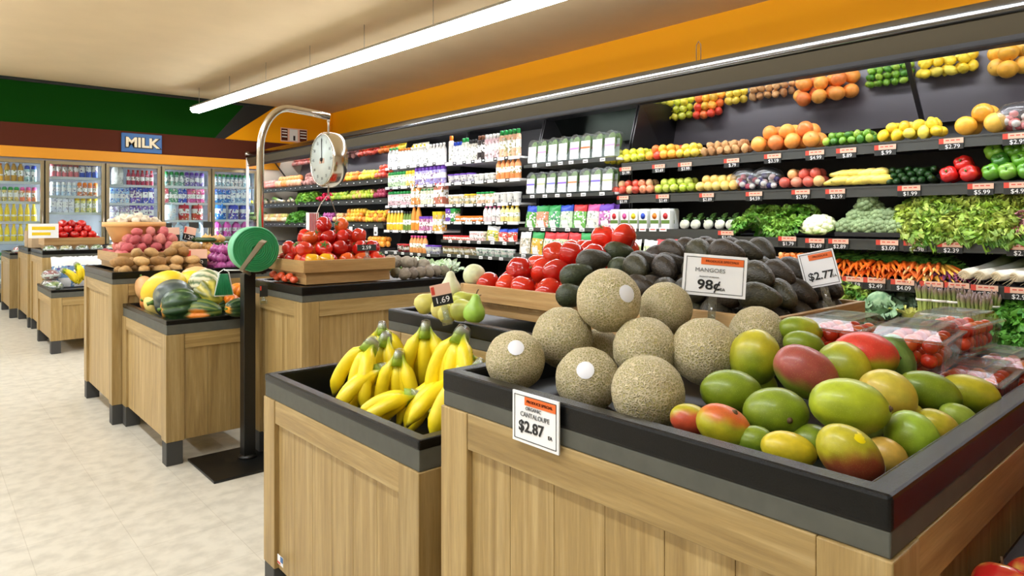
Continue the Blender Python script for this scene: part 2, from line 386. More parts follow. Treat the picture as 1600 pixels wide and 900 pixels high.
struct(MB().prism([(4.50,3.338),(5.04,3.338),(4.12,2.662),(3.95,2.662)], 'y', YB-.016, YB+.001), 'dark_band', ['dark_strip'])  # flat dark slanted strip laid on the wall between green and yellow
struct(MB().prism([(XL,3.33),(4.6,3.33),(4.6,3.29),(XL,3.29)], 'y', YB-.03, YB+.001), 'trim_5', ['dark_strip'])
# MILK sign
sg = empty('milk_sign', (2.785, YB-.03, 2.32), 0, 'blue sign with cream letters MILK above the glass cooler doors', 'sign')
part(MB().box(-.3,.3,-.03,0,0,.31), 'board', ['sign_blue'], sg, bevel=.008)
o = lettering('MILK', .215, 'sign_cream', sg, (0,-.040,.155), (PI/2,0,0), 1.05, 'letters', .035)
o2 = lettering('MILK', .225, 'ink', sg, (.006,-.034,.15), (PI/2,0,0), 1.05, 'letter_shadow', .07)
# poster on the yellow part of the back wall
ps = empty('wall_poster', (5.4, YB-.012, 2.70), 0, 'small wide poster with red-brown and pale panels on the yellow wall', 'poster')
part(MB().box(-.26,.26,-.012,0,0,.26), 'board', ['card_peach'], ps)
k = MB(); k.box(-.25,-.13,-.016,-.012,.02,.24,0); k.box(.11,.25,-.016,-.012,.02,.24,0); k.box(-.09,.07,-.016,-.012,.02,.24,1); k.box(-.02,.02,-.018,-.016,.03,.12,2)
for zz in (.08,.14,.19): k.box(-.24,-.14,-.018,-.016,zz,zz+.02,1); k.box(.12,.24,-.018,-.016,zz,zz+.02,1)
part(k, 'panel', ['brown_paint','dial_white','ink'], ps)
# ================================================================== ceiling lamps
def lamp(name, p0, p1, label, z=2.95, wires=True, hs=.09):
    p0 = Vector(p0); p1 = Vector(p1); L_ = (p1-p0).length; a = math.atan2(p1.y-p0.y, p1.x-p0.x)
    r = empty(name, (p0.x, p0.y, z), a, label, 'ceiling lamp')
    k = MB(); k.prism([(-hs*1.12,.070),(hs*1.12,.070),(hs*1.05,.082),(hs*.4,.125),(-hs*.4,.125),(-hs*1.05,.082)], 'x', 0, L_, 0); part(k, 'housing', ['housing'], r)
    k = MB(); k.prism([(-hs,.040),(-hs*.6,.003),(hs*.6,.003),(hs,.040),(hs*.9,.0695),(-hs*.9,.0695)], 'x', .01, L_-.01, 0); part(k, 'diffuser', ['lamp_white'], r)
    k = MB(); n = int(L_/1.22)
    for i in range(n+1):
        x = min(.15+i*1.22, L_-.05); k.tube([(x,0,.12),(x,0,ZC-z)], .004, 6)
    if wires: part(k, 'suspension_wire', ['satin_steel'], r)
    k = MB()
    for i in range(1, n+1): k.tube([(i*1.22,-hs*1.02,.03),(i*1.22,-hs*1.02,.075)], .006, 6); k.tube([(i*1.22,hs*1.02,.03),(i*1.22,hs*1.02,.075)], .006, 6)
    part(k, 'clip', ['satin_steel'], r)
    return r
lamp('linear_ceiling_lamp', (3.40,11.6), (4.02,-.2), 'long bright linear lamp hanging on wires in front of the yellow wall')
lamp('linear_ceiling_lamp', (-.35,11.6), (-.35,-.8), 'added unseen long linear lamp over the main aisle')  # out-of-view lamp row, added to light the ceiling and the foreground
lamp('linear_ceiling_lamp', (-3.6,11.6), (-3.6,-.4), 'added unseen long linear lamp over the far left of the shop')  # second lamp row out of view, added for its light on the ceiling
# ================================================================== milk coolers
doors = [(-.15,.65), (.655,1.46), (1.47,2.265), (2.275,3.08), (3.09,3.89), (3.90,4.70)]
ck = MB()
ck.box(-.18,4.75,YB+.70,YB+.75,.1,2.15,0); ck.box(-.18,4.75,YB,YB+.75,.0,.12,1); ck.box(-.18,4.75,YB,YB+.75,2.12,2.16,0)
ck.box(-.22,-.17,YB,YB+.75,0,2.15,0); ck.box(4.72,4.76,YB,YB+.75,0,2.15,0)
cool = empty('milk_cooler', (2.3,YB,0), 0, 'long glass-door cooler built into the back wall under the MILK sign', 'cooler')
for v_ in range(len(ck.v)): ck.v[v_] = (ck.v[v_][0]-2.3, ck.v[v_][1]-YB, ck.v[v_][2])
part(ck, 'cabinet', ['cooler_inner','gasket'], cool)
DSH = [ [.3,.6,.89,1.19,1.49,1.79], [.3,.6,.89,1.19,1.49,1.79], [.3,.6,.88,1.33,1.59,1.885], [.3,.6,.89,1.19,1.49,1.79], [.3,.6,.9,1.21,1.51,1.80], [.3,.6,.92,1.22,1.52,1.82] ]
for i, (a, b_) in enumerate(doors):
    a -= 2.3; b_ -= 2.3
    k = MB()
    k.box(a+.004,a+.05,-.02,.03,.14,2.12); k.box(b_-.05,b_-.004,-.02,.03,.14,2.12); k.box(a+.05,b_-.05,-.02,.03,2.07,2.12); k.box(a+.05,b_-.05,-.02,.03,.14,.2)
    fr = part(k, 'door', ['bronze_frame'], cool, bevel=.004)
    part(MB().box(a+.05,b_-.05,0,.006,.2,2.07), 'glass', ['door_glass'], fr)
    part(MB().tube([(b_-.028,-.05,.95),(b_-.028,-.05,1.35)], .009, 8).tube([(b_-.028,-.05,.97),(b_-.028,-.018,.97)],.007,6).tube([(b_-.028,-.05,1.33),(b_-.028,-.018,1.33)],.007,6), 'handle', ['satin_steel'], fr)
    for z in DSH[i]:
        k = MB(); k.box(a+.02,b_-.02,.10,.66,z-.012,z); k.box(a+.02,b_-.02,.085,.1,z-.035,z+.004)
        part(k, 'shelf', ['wire_white'], cool)
    part(MB().box(a-.018,a+.018,.085,.10,.2,2.05), 'lamp_tube', ['cooler_lamp'], cool)
part(MB().box(4.70-2.3-.018,4.70-2.3+.018,.085,.10,.2,2.05), 'lamp_tube', ['cooler_lamp'], cool)
k = MB()
for (a, b_) in doors: k.box(b_-2.3-.003,b_-2.3+.007,-.004,.03,.14,2.12); k.box(b_-2.3-.03,b_-2.3+.034,.03,.083,.14,2.12)
part(k, 'mullion', ['gasket'], cool)
# ------------------------------------------------------------------ packaged goods
PK = {}
def pk(kind, cap='white_plastic'):
    key = (kind, cap)
    if key in PK: return PK[key]
    k = MB()
    if kind == 'bottle':      # .065 wide, .22 tall
        k.lathe([(.028,0),(.032,.006),(.032,.05),(.0325,.052),(.0325,.12),(.032,.122),(.030,.15),(.016,.18),(.014,.19),(.014,.192)], 12, mf=lambda i: 1 if i == 3 else 0)
        k.lathe([(.017,.19),(.017,.212),(.014,.215)], 10, 2)
        mats = ['pack','print',cap]
    elif kind == 'slim':
        k.lathe([(.022,0),(.026,.005),(.026,.17),(.024,.19),(.014,.2)], 12, mf=lambda i: 1 if i == 1 else 0)
        k.lathe([(.018,.198),(.018,.235),(.015,.24)], 10, 2); mats = ['pack','print',cap]
    elif kind == 'juice':     # bulbous
        k.lathe([(.03,0),(.037,.008),(.038,.06),(.033,.085),(.034,.12),(.026,.16),(.015,.19),(.015,.2)], 12, mf=lambda i: 1 if i == 2 else 0)
        k.lathe([(.018,.196),(.018,.218),(.015,.22)], 10, 2); mats = ['pack','print',cap]
    elif kind == 'jug':       # square gallon jug with handle
        k.lathe([(.06,0),(.068,.01),(.07,.13),(.062,.17),(.035,.2),(.02,.225),(.02,.235)], 8, rf=lambda u, a: 1/max(abs(math.cos(a)), abs(math.sin(a)))**.6, mf=lambda i: 1 if i == 1 else 0)
        k.tube([(0,-.05,.19),(0,-.085,.18),(0,-.082,.12),(0,-.06,.1)], .009, 6, 0); k.lathe([(.024,.232),(.024,.25),(.02,.252)], 10, 2); mats = ['pack','print',cap]
    elif kind == 'can':       # aerosol / tall tin with coloured lid
        k.lathe([(.03,0),(.033,.004),(.033,.13),(.03,.14),(.03,.142)], 12, mf=lambda i: 1 if i == 1 else 0); k.lathe([(.031,.14),(.031,.165),(.02,.18)], 12, 2); mats = ['pack','print',cap]
    elif kind == 'tub':
        k.lathe([(.036,0),(.045,.07),(.045,.072)], 14, mf=lambda i: 0); k.lathe([(.048,.07),(.048,.082),(.044,.084)], 14, 1); mats = ['print',cap]
    elif kind == 'jar':
        k.lathe([(.034,0),(.036,.004),(.036,.07),(.028,.085)], 14, mf=lambda i: 0); k.lathe([(.031,.083),(.031,.1),(.029,.101)], 14, 1); mats = ['print',cap]
    elif kind == 'carton':
        k.box(-.035,.035,-.035,.035,0,.17,0); k.prism([(-.035,.17),(.035,.17),(.003,.2),(.003,.218),(-.003,.218),(-.003,.2)], 'x', -.035, .035, 0); k.lathe([(.012,.178),(.012,.197)], 8, 1, M=Matrix.Translation((0,-.03,0))); mats = ['print',cap]
    elif kind == 'box':
        k.box(-.05,.05,-.03,.03,0,.07,0); k.box(-.051,.051,-.031,.031,.05,.071,1); mats = ['print',cap]
    elif kind == 'tallbox':
        k.box(-.035,.035,-.03,.03,0,.15,0); k.box(-.0355,.0355,-.0305,.0305,.125,.151,1); mats = ['print',cap]
    elif kind == 'bag':       # pillow bag standing, leaning back
        nx, nz = 9, 11
        idx = {}
        for side in (0, 1):
            for i in range(nx):
                for j in range(nz):
                    u = i/(nx-1); v_ = j/(nz-1); th = (math.sin(PI*u)*math.sin(PI*min(1, v_*1.02)))**.5*.038 if 0 < u < 1 and 0 < v_ < 1 else 0
                    th *= 1+.18*noise.noise(Vector((u*6, v_*6, side*4)))
                    idx[side, i, j] = k.vert(((u-.5)*.17*(1-.06*math.sin(PI*v_)), (-1 if side == 0 else 1)*th, v_*.235 + .004*math.sin(u*14)*(v_ > .98)))
            for i in range(nx-1):
                for j in range(nz-1):
                    q = [idx[side,i,j], idx[side,i+1,j], idx[side,i+1,j+1], idx[side,i,j+1]]
                    mm = 1 if (j > nz-5) else (2 if j < 3 and 1 < i < nx-3 else 0)
                    k.face(q if side == 0 else q[::-1], mm, True)
        mats = ['print_full', cap, 'card_white']
    elif kind == 'saladbox':  # rounded-top clear salad shell with white paper label
        for y0, y1, m_, w_, h_ in ((-.03,.03,0,.062,.205), (-.0315,-.030,1,.052,.165)):
            poly = [(-w_,.01),(w_,.01),(w_,h_*.72)] + [(w_*math.cos(a), h_*.72 + (h_*.28)*math.sin(a)) for a in [PI*j/8 for j in range(1,8)]] + [(-w_,h_*.72)]
            if m_ == 1: poly = [(-w_,.012),(w_,.012),(w_,.145),(-w_,.145)]
            k.prism(poly, 'y', y0, y1, m_)
        k.box(-.055,.055,-.0325,-.0315,.02,.05,3); k.box(-.052,.052,-.0325,-.0315,.085,.10,2)
        k.ball(.05,.022,.07, 10, 8, (0,0,.12), 4, f=lambda u: 1+.18*noise.noise(u*7))
        mats = ['film','card_white','pack','dial_white','stem_green']
    elif kind == 'carrotpack':
        k.prism([(-.036,0),(.036,0),(.04,.12),(.03,.135),(-.03,.135),(-.04,.12)], 'y', -.03, .03, 0)
        k.lathe([(.02,0),(.021,.001)], 14, 1, M=Matrix.Translation((0,-.031,.085)) @ Matrix.Rotation(PI/2,4,'X')); k.box(-.036,.036,-.0315,-.030,.035,.058,2); k.box(-.036,.036,-.0315,-.030,.0,.03,3)
        mats = ['dial_white', cap, 'stem_green', 'card_white']
    me = k.mesh(kind, mats); PK[key] = me
    return me
GOODN = {'bottle':('plastic_bottle','bottle'),'slim':('slim_bottle','bottle'),'juice':('juice_bottle','bottle'),'jug':('milk_jug','jug'),'can':('spray_can','can'),'tub':('food_tub','tub'),'jar':('food_jar','jar'),'carton':('drink_carton','carton'),'box':('food_box','box'),'tallbox':('food_box','box'),'bag':('salad_bag','bag'),'saladbox':('salad_clamshell','salad box'),'carrotpack':('carrot_pack','vegetable pack')}
WID = {'bottle':.068,'slim':.056,'juice':.08,'jug':.16,'can':.07,'tub':.1,'jar':.078,'carton':.075,'box':.105,'tallbox':.074,'bag':.165,'saladbox':.14,'carrotpack':.083}
CAPN = {'white_plastic':'white','cap_blue':'blue','cap_green':'green','cap_red':'red','cap_purple':'purple','cap_yellow':'yellow','cap_orange':'orange','cap_pink':'pink','cap_black':'black','cap_brown':'brown'}
for n_, c_ in (('cap_blue',(30,70,190)),('cap_green',(30,150,70)),('cap_red',(205,40,45)),('cap_purple',(110,60,180)),('cap_yellow',(240,205,30)),('cap_orange',(240,130,30)),('cap_pink',(225,80,150)),('cap_black',(25,22,24)),('cap_brown',(120,72,44))): plain(n_, c_, .4)
def goods(spec, a0, a1, z, where, front, facing='x', rows=1, hmul=1.0, gap=.004):
    """spec = [(kind, cap, colour (sRGB), colour word, share)] laid along the shelf from a0 to a1; facing 'x': shelf runs along Y, front plane x=front; 'y': runs along X"""
    L_ = abs(a1-a0); sg_ = 1 if a1 > a0 else -1; tot = sum(s_[4] for s_ in spec); pos = a0
    for kind, cap, colr, word, share in spec:
        seg = L_*share/tot; w = WID[kind]+gap; n = max(1, int(seg/w+.35)); st = seg/n
        nm, ct = GOODN[kind]
        sc = max(.8, min(1.25, (st-.003)/WID[kind]))
        hz = hmul
        capw = CAPN.get(cap, '')
        for i in range(n):
            p = pos + sg_*(i+.5)*st
            for r_ in range(rows):
                q = {'bag':.05,'saladbox':.04,'jug':.075}.get(kind,.04) + r_*{'bag':.06,'saladbox':.065,'jug':.14}.get(kind,.075)
                loc = (front+q, p, z) if facing == 'x' else (p, front+q, z)
                rz = (-PI/2 if facing == 'x' else 0) + uni(-.12,.12)
                o = place(nm, pk(kind, cap), loc, (rd(-8) if kind in ('bag',) else 0, 0, rz), (sc, sc, sc*hz))
                if kind == 'bag' and facing == 'x': o.rotation_euler = Euler((rd(-9),uni(-.08,.08),rz),'XYZ')
                v_ = uni(.9, 1.08)
                o.color = tuple(min(1, c*v_) for c in rgb(*colr)[:3]) + (1,)
                tops = {'bag':'top','box':'lid','tallbox':'top','carrotpack':'seal','tub':'lid','jar':'lid'}.get(kind,'cap')
                if kind == 'saladbox': lb = 'clear rounded salad box with white label and %s stripe %s' % (word, where)
                else: lb = '%s %s with %s %s %s' % (word, nm.replace('_',' '), capw, tops, where)
                tag(o, lb, ct, '%s %s %s' % (word, nm.replace('_',' ')+'s', where))
        pos += sg_*seg
W_ = 'white_plastic'
ORD = ['lowest','second','third','fourth','fifth','top']
DN = ['leftmost door','second glass door','third glass door','fourth glass door','fifth glass door']
CS = {
 0: {5:[('juice','cap_orange',(240,176,40),'amber',3),('bottle',W_,(200,150,60),'tan',3),('can','cap_blue',(150,190,190),'pale',2)],
     4:[('can','cap_orange',(240,120,40),'orange',2),('can','cap_green',(230,200,120),'green',4),('can','cap_pink',(240,130,90),'pink',3)],
     3:[('juice','cap_yellow',(250,214,40),'yellow',7)], 2:[('juice','cap_yellow',(250,218,60),'yellow',7)], 1:[('jar','cap_green',(60,150,80),'green',6)]},
 1: {5:[('bottle','cap_pink',(222,120,130),'pink',6),('bottle','cap_blue',(60,90,190),'blue',4)], 4:[('can',W_,(180,205,225),'pale blue',5),('can','cap_orange',(220,120,80),'orange',4)],
     3:[('carton',W_,(215,220,235),'white',4),('can','cap_yellow',(240,230,140),'cream',4)], 2:[('tub',W_,(200,205,205),'grey',6)], 1:[('jug',W_,(235,238,240),'white',5)]},
 2: {5:[('jug',W_,(225,225,220),'milky',3),('bottle','cap_red',(190,60,90),'red',5)], 4:[('carton','cap_blue',(150,190,230),'pale blue',4),('carton','cap_blue',(50,80,190),'blue',5)],
     3:[('carton',W_,(190,180,220),'lilac',4),('carton','cap_purple',(120,90,190),'purple',5)], 2:[('jug','cap_blue',(220,228,240),'white',5)], 1:[('jug',W_,(235,238,240),'white',5)]},
 3: {5:[('can','cap_green',(120,170,150),'green',4),('can','cap_purple',(150,130,200),'purple',4)], 4:[('carton','cap_red',(190,50,70),'red',1),('carton','cap_green',(40,140,90),'green',2),('carton','cap_blue',(50,80,180),'blue',2),('carton','cap_pink',(215,90,160),'pink',4)],
     3:[('jug',W_,(215,232,240),'white',2),('jug','cap_red',(200,40,60),'red-labelled',4)], 2:[('jug','cap_blue',(200,225,240),'pale blue',5)], 1:[('jug',W_,(235,238,240),'white',5)]},
 4: {5:[('can','cap_green',(150,190,200),'grey-blue',8)], 4:[('carton','cap_blue',(60,130,200),'blue',4),('carton',W_,(160,190,220),'pale blue',5)],
     3:[('jug','cap_blue',(40,120,200),'blue',2),('jug','cap_blue',(60,70,190),'deep blue',3)], 2:[('jug','cap_pink',(225,90,180),'pink',5)], 1:[('jug',W_,(235,238,240),'white',5)]},
}
for di, lv in CS.items():
    a, b_ = doors[di+1]
    for li, spec in lv.items():
        z = DSH[di+1][li]
        goods(spec, a+.075, b_-.075, z+.001, 'on the %s shelf behind the %s' % (ORD[li], DN[di]), YB+.105, 'y', hmul=1.22)
# ================================================================== the refrigerated produce wall
XB = 5.42
MODS = [ # name, y near, y far, label
 ('D', -.6, 3.86), ('C', 3.87, 5.09), ('B', 5.10, 6.40), ('A', 6.41, 7.74), ('E', 7.75, 12.28)]
SH = {'D': [(1.713,4.72),(1.427,4.68),(1.083,4.60),(.839,4.50)],
      'C': [(1.77,4.66),(1.46,4.64),(1.133,4.60),(.87,4.52)],
      'B': [(1.87,4.62),(1.64,4.62),(1.39,4.62),(1.193,4.60),(.984,4.56),(.823,4.54)],
      'A': [(1.892,4.62),(1.64,4.62),(1.40,4.62),(1.082,4.60),(.81,4.54)],
      'E': [(1.77,4.70),(1.50,4.68),(1.17,4.60),(.84,4.50)]}
ML = {'D':'near open refrigerated produce case with black shelves of fruit and greens', 'C':'open refrigerated case of bagged and boxed salads', 'B':'open refrigerated case of bottled dressings and tubs', 'A':'open refrigerated case of juices and bright white cartons', 'E':'far open refrigerated case of fruit and vegetables beside the milk coolers'}
for nm, y0, y1 in MODS:
    yc = (y0+y1)/2; hl = (y1-y0)/2
    r = empty('refrigerated_case', (4.9, yc, 0), 0, ML[nm], 'refrigerated case')
    k = MB(); k.box(4.15-4.9,XB+.1-4.9,-hl,hl,.0,.34); k.box(4.13-4.9,4.18-4.9,-hl,hl,.34,.46); part(k, 'base', ['shelf_black'], r)
    k = MB(); k.box(4.18-4.9,XB-4.9,-hl,hl,.38,.42); part(k, 'deck', ['shelf_grey'], r)
    k = MB(); k.box(XB-4.9,XB+.1-4.9,-hl,hl,.34,2.4); k.box(4.75-4.9,XB-4.9,-hl,hl,2.36,2.40); part(k, 'back_panel', ['case_inner'], r)
    for side in (-1,1):
        if (nm, side) in (('D',-1),('E',1)): continue
        yy = side*(hl-.008)
        k = MB(); k.prism([(4.62-4.9,.4),(XB-4.9,.4),(XB-4.9,2.35),(5.0-4.9,2.35),(4.86-4.9,1.9),(4.86-4.9,1.0)], 'y', yy-.006, yy+.006); part(k, 'divider', ['canopy_black'], r)
    for z, xf in SH[nm]:
        k = MB(); k.box(xf+.01-4.9,XB-.0-4.9,-hl+.01,hl-.01,z-.022,z-.002)
        s_ = part(k, 'shelf', ['shelf_grey' if nm in 'DE' else 'shelf_white'], r)
        k = MB(); h_ = .07 if nm in 'DE' else .032
        k.box(xf-.006-4.9,xf+.012-4.9,-hl+.01,hl-.01,z-h_,z); 
        if nm in 'DE': k.box(xf-.012-4.9,xf-.006-4.9,-hl+.01,hl-.01,z-.012,z-.004,0); k.box(xf-.012-4.9,xf-.006-4.9,-hl+.01,hl-.01,z-h_,z-h_+.008,0)
        part(k, 'price_rail', ['rail_black' if nm in 'DE' else ('shelf_white' if nm in 'AB' and z > 1.0 else 'rail_black')], s_)
    if nm in 'CDE':
        # tilted mirror above the top shelf
        n_ = max(1, round((y1-y0)/2.4)); st = (y1-y0)/n_
        for i in range(n_):
            ya = -hl+i*st+.015; yb = ya+st-.03
            P0 = (XB-.12-4.9, 1.88 if nm != 'C' else 2.0); P1 = (P0[0]-.60*.616*1.0, P0[1]+.60*.788)
            k = MB(); k.prism([P0, P1, (P1[0]+.02,P1[1]+.015), (P0[0]+.02,P0[1]+.015)], 'y', ya, yb); part(k, 'mirror', ['mirror_dull' if nm == 'C' else 'mirror'], r)
            k = MB(); k.prism([(P0[0]-.006,P0[1]-.005),(P1[0]-.006,P1[1]-.005),(P1[0]+.02,P1[1]+.015),(P0[0]+.02,P0[1]+.015)], 'y', yb, yb+.03); part(k, 'mirror_frame', ['canopy_black'], r)
    part(MB().box(4.66-4.9,4.70-4.9,-hl+.05,hl-.05,2.23,2.25), 'lamp_tube', ['case_lamp'], r)
# canopy
cn = empty('case_canopy', (4.5, 6.0, 2.18), 0, 'long dark metal canopy with bright rounded edge over the produce wall', 'canopy')
y0, y1 = -.6-6, 12.28-6
k = MB(); k.prism([(0,.04),(-.035,.145),(-.02,.155),(.02,.05)], 'y', y0, y1); part(k, 'fascia', ['canopy_brown'], cn)
arc = [(-.035+.0,.155)] + [(.035 - .085*math.cos(a), .165 + .095*math.sin(a)) for a in [rd(x_) for x_ in range(0, 100, 9)]] + [(.35,.26),(.35,.155)]
k = MB(); k.prism(arc, 'y', y0, y1, sm=True); part(k, 'rounded_top', ['canopy_metal'], cn)
k = MB(); k.prism([(0,0),(.02,0),(.022,.05),(0,.04)], 'y', y0, y1); k.box(.02,.9,y0,y1,.085,.10); k.prism([(-.001,0),(-.004,.012),(.0,.012)], 'y', y0, y1); part(k, 'lower_lip', ['canopy_black'], cn)
k = MB(); k.box(.3,1.69,y0,y1,.16,.24); part(k, 'roof_panel', ['canopy_black'], cn)
k = MB(); yh = y_on(1095,4.6)-6
k.tube([(.1,yh,.25),(.1,yh,.40),(.1,yh+.02,.43),(.1,yh+.04,.40),(.1,yh+.04,.25)], .004, 6); part(k, 'wire_hook', ['stem_brown'], cn)
ep = empty('case_end_post', (4.5,12.33,0), 0, 'slim white upright post at the far end of the produce wall', 'post')
part(MB().box(-.02,.02,-.02,.02,0,2.36), 'post', ['white_plastic'], ep); part(MB().ball(.05,.03,.05,12,8,(0,0,2.41)).tube([(0,0,2.36),(0,0,2.39)],.02,8), 'finial', ['satin_steel'], ep)
part(MB().tube([(0,-.02,2.2),(.02,-.3,2.24)],.008,6), 'stay', ['satin_steel'], ep)
# packaged goods on A, B, C
wa = 'in the juice case'
def yr(nm): 
    for n_, a, b_ in MODS:
        if n_ == nm: return b_-.03, a+.03
ya, yb = yr('A')
goods([('bottle','cap_green',(235,240,238),'white',2),('bottle','cap_orange',(250,246,236),'cream',3),('carton','cap_yellow',(248,248,240),'white',3),('bottle',W_,(250,250,246),'white',3)], ya, yb, 1.892, 'on the top shelf '+wa, 4.62, rows=1, hmul=1.1)
goods([('can','cap_green',(190,214,170),'pale green',4),('can','cap_yellow',(240,210,120),'yellow',2),('can','cap_purple',(170,160,220),'lilac',6)], ya, yb, 1.64, 'on the second shelf down '+wa, 4.62, hmul=1.12)
goods([('can','cap_green',(225,190,200),'pink',6),('carton','cap_orange',(235,150,80),'orange',2),('carton','cap_green',(225,225,190),'cream',3),('carton','cap_red',(190,110,90),'russet',2)], ya, yb, 1.40, 'on the third shelf down '+wa, 4.62, hmul=1.0)
goods([('juice',W_,(250,200,50),'yellow',4),('bottle','cap_black',(120,150,60),'olive',2),('juice','cap_orange',(246,160,60),'orange',2),('tallbox','cap_purple',(200,120,170),'mauve',3),('tallbox','cap_yellow',(240,180,80),'golden',2)], ya, yb, 1.082, 'on the fourth shelf down '+wa, 4.60, hmul=1.2)
goods([('tub','cap_red',(150,40,60),'dark red',3),('bottle','cap_pink',(235,160,90),'orange',4),('tub','cap_purple',(190,190,210),'grey',3)], yb+.9, yb, .811, 'on the lowest shelf '+wa, 4.54, hmul=.95)
ya, yb = yr('B'); wb = 'in the dressings case'
goods([('slim','cap_orange',(250,236,225),'cream',1),('slim','cap_blue',(246,246,250),'white',2),('slim','cap_green',(246,250,240),'white',1.5),('slim','cap_black',(236,232,220),'ivory',2),('slim','cap_brown',(70,60,60),'dark',1.5),('slim',W_,(246,214,222),'pale pink',3),('slim','cap_green',(240,196,160),'peach',4)], ya, yb, 1.87, 'on the top shelf '+wb, 4.62, hmul=1.05)
goods([('tub','cap_purple',(226,222,236),'lilac-white',5),('tub',W_,(238,238,228),'white',4),('bottle','cap_blue',(230,150,90),'orange',4)], ya, yb, 1.64, 'on the second shelf down '+wb, 4.62, hmul=.98)
goods([('tub',W_,(232,210,160),'tan',3),('tub','cap_yellow',(220,200,140),'yellow',2),('jar','cap_green',(230,190,160),'peach',3),('tub',W_,(235,235,230),'white',4)], ya, yb, 1.39, 'on the third shelf down '+wb, 4.62, hmul=1.3)
goods([('tallbox','cap_purple',(110,70,170),'purple',1),('tallbox','cap_green',(60,150,60),'green',1),('box','cap_orange',(240,120,40),'orange',5),('bottle','cap_pink',(240,225,225),'pale',3),('bottle','cap_yellow',(245,230,150),'yellow',3)], ya, yb, 1.193, 'on the fourth shelf down '+wb, 4.60, hmul=.78)
goods([('box','cap_red',(235,130,110),'salmon',4),('tallbox',W_,(230,190,190),'pink',2),('bag',W_,(225,215,90),'yellow',1.5),('bag','cap_blue',(230,70,60),'red',2.5)], ya, yb, .984, 'on the fifth shelf down '+wb, 4.56, hmul=.62)
goods([('tub','cap_brown',(190,170,120),'olive',4),('tub',W_,(190,215,200),'pale green',4)], ya, yb, .823, 'on the lowest shelf '+wb, 4.54, hmul=1.0)
ya, yb = yr('C'); wc = 'in the salad case'
STR = [((244,214,220),'pale rose'),((236,150,190),'pink'),((238,226,206),'cream'),((224,190,206),'mauve'),((240,120,230),'magenta'),((250,110,60),'orange')]
STR2 = [((120,100,210),'violet'),((190,196,150),'sage'),((130,130,215),'blue-violet'),((140,90,220),'purple'),((235,140,90),'coral'),((190,170,210),'lilac')]
n_ = 8
for row, ST, z, xf, wrd in ((0,STR,1.77,4.66,'top'),(1,STR2,1.46,4.64,'second')):
    for i in range(n_):
        c_, w_ = ST[i % 6]; p = ya-(i+.5)*(ya-yb)/n_
        for r_ in range(2):
            o = place('salad_clamshell', pk('saladbox'), (xf+.05+r_*.075, p+uni(-.006,.006), z+.001), (rd(-4),0,-PI/2), (1.06,1,1.22 if row == 0 else 1.12)); o.color = rgb(*c_)
            tag(o, 'clear salad box with %s stripe, %s %s, %s salad shelf' % (w_, ['front','rear'][r_]+' row,', '%s from left' % ['first','second','third','fourth','fifth','sixth','seventh','last'][i], wrd), 'salad box')
goods([('bag','cap_blue',(90,170,60),'blue and green',1),('bag','cap_green',(236,150,120),'green and peach',1),('bag','cap_green',(90,180,110),'green',1),('bag','cap_blue',(200,225,190),'pale green',1),('bag','cap_red',(120,190,90),'leaf green',1),('bag','cap_pink',(220,225,210),'pale',1),('bag','cap_purple',(200,120,190),'purple',1)], ya, yb, 1.134, 'on the third salad shelf', 4.60, hmul=.95, rows=2)
goods([('bag',W_,(200,190,170),'cream',1),('bag','cap_green',(230,180,60),'green and yellow',1),('bag','cap_red',(220,225,190),'red-topped pale',1),('bag','cap_red',(205,220,170),'red and green',1),('bag','cap_red',(220,60,50),'bright red',1),('bag','cap_green',(120,70,60),'brown',1),('bag','cap_purple',(235,220,225),'pink-topped',1)], ya, yb, .871, 'on the lowest salad shelf', 4.52, hmul=.95)
# ================================================================== produce meshes
def s3(r, g, b): return lin((r/255, g/255, b/255))
def mixc(a, b, t):
    t = max(0, min(1, t)); return tuple(a[i]*(1-t)+b[i]*t for i in range(3))
def sst(a, b, x):
    t = max(0, min(1, (x-a)/(b-a))); return t*t*(3-2*t)
def ang(u): return math.atan2(u.y, u.x)
def nz(u, s, o=0): return noise.noise(Vector((u.x*s+o, u.y*s, u.z*s)))
FM = {}
def fmesh(key, fn):
    if key not in FM: FM[key] = fn()
    return FM[key]
def m_round(r=1, rz=1, dim=0, skin='satin_skin', lob=0, seg=16, rings=11, stem=None, rough=0, bottom=0, taper=0, key=0, colf=None):
    k = MB()
    def f(u):
        q = 1 - dim*math.exp(-(1-u.z)/.05) - bottom*math.exp(-(1+u.z)/.06) + taper*u.z*.5
        if lob: q *= 1+.035*math.cos(lob*ang(u))*math.sqrt(max(0,1-u.z*u.z))
        if rough: q *= 1+rough*nz(u, 2.2, key)
        return q
    k.ball(r, r, r*rz, seg, rings, f=f, colf=colf)
    if stem == 'stem': k.tube([(0,0,r*rz*(1-dim)*.96),(r*.05,0,r*rz*(1.12-dim*.4)),(r*.16,0,r*rz*(1.32-dim*.4))], r*.05, 5, 1)
    if stem == 'star':
        for i in range(5):
            a = 2*PI*i/5; z = r*rz*(1-dim)+r*.03
            b0 = len(k.v); c_, s_ = math.cos(a), math.sin(a)
            for (x, y, zz) in ((0,-.08,0),(.25,-.10,.10),(.62,0,.05),(.25,.10,.10),(0,.08,0)): k.vert((r*(x*c_-y*s_), r*(x*s_+y*c_), z+r*zz))
            k.face([b0,b0+1,b0+2,b0+3,b0+4], 1); 
        k.tube([(0,0,z),(0,0,z+r*.22)], r*.05, 5, 1)
    if stem == 'navel': k.ball(r*.07, r*.07, r*.03, 6, 4, (0,0,r*rz*(1-dim)), 1)
    return k.mesh('fruit', [skin, 'calyx' if stem == 'star' else 'stem_brown'])
def m_lemon(r, nip=.16, key=0):
    k = MB(); k.ball(r*1.12, r*.9, r*.9, 14, 12, f=lambda u: 1+nip*(sst(.86,1,abs(u.x)))+.03*nz(u,3,key)); return k.mesh('lemon', ['satin_skin'])
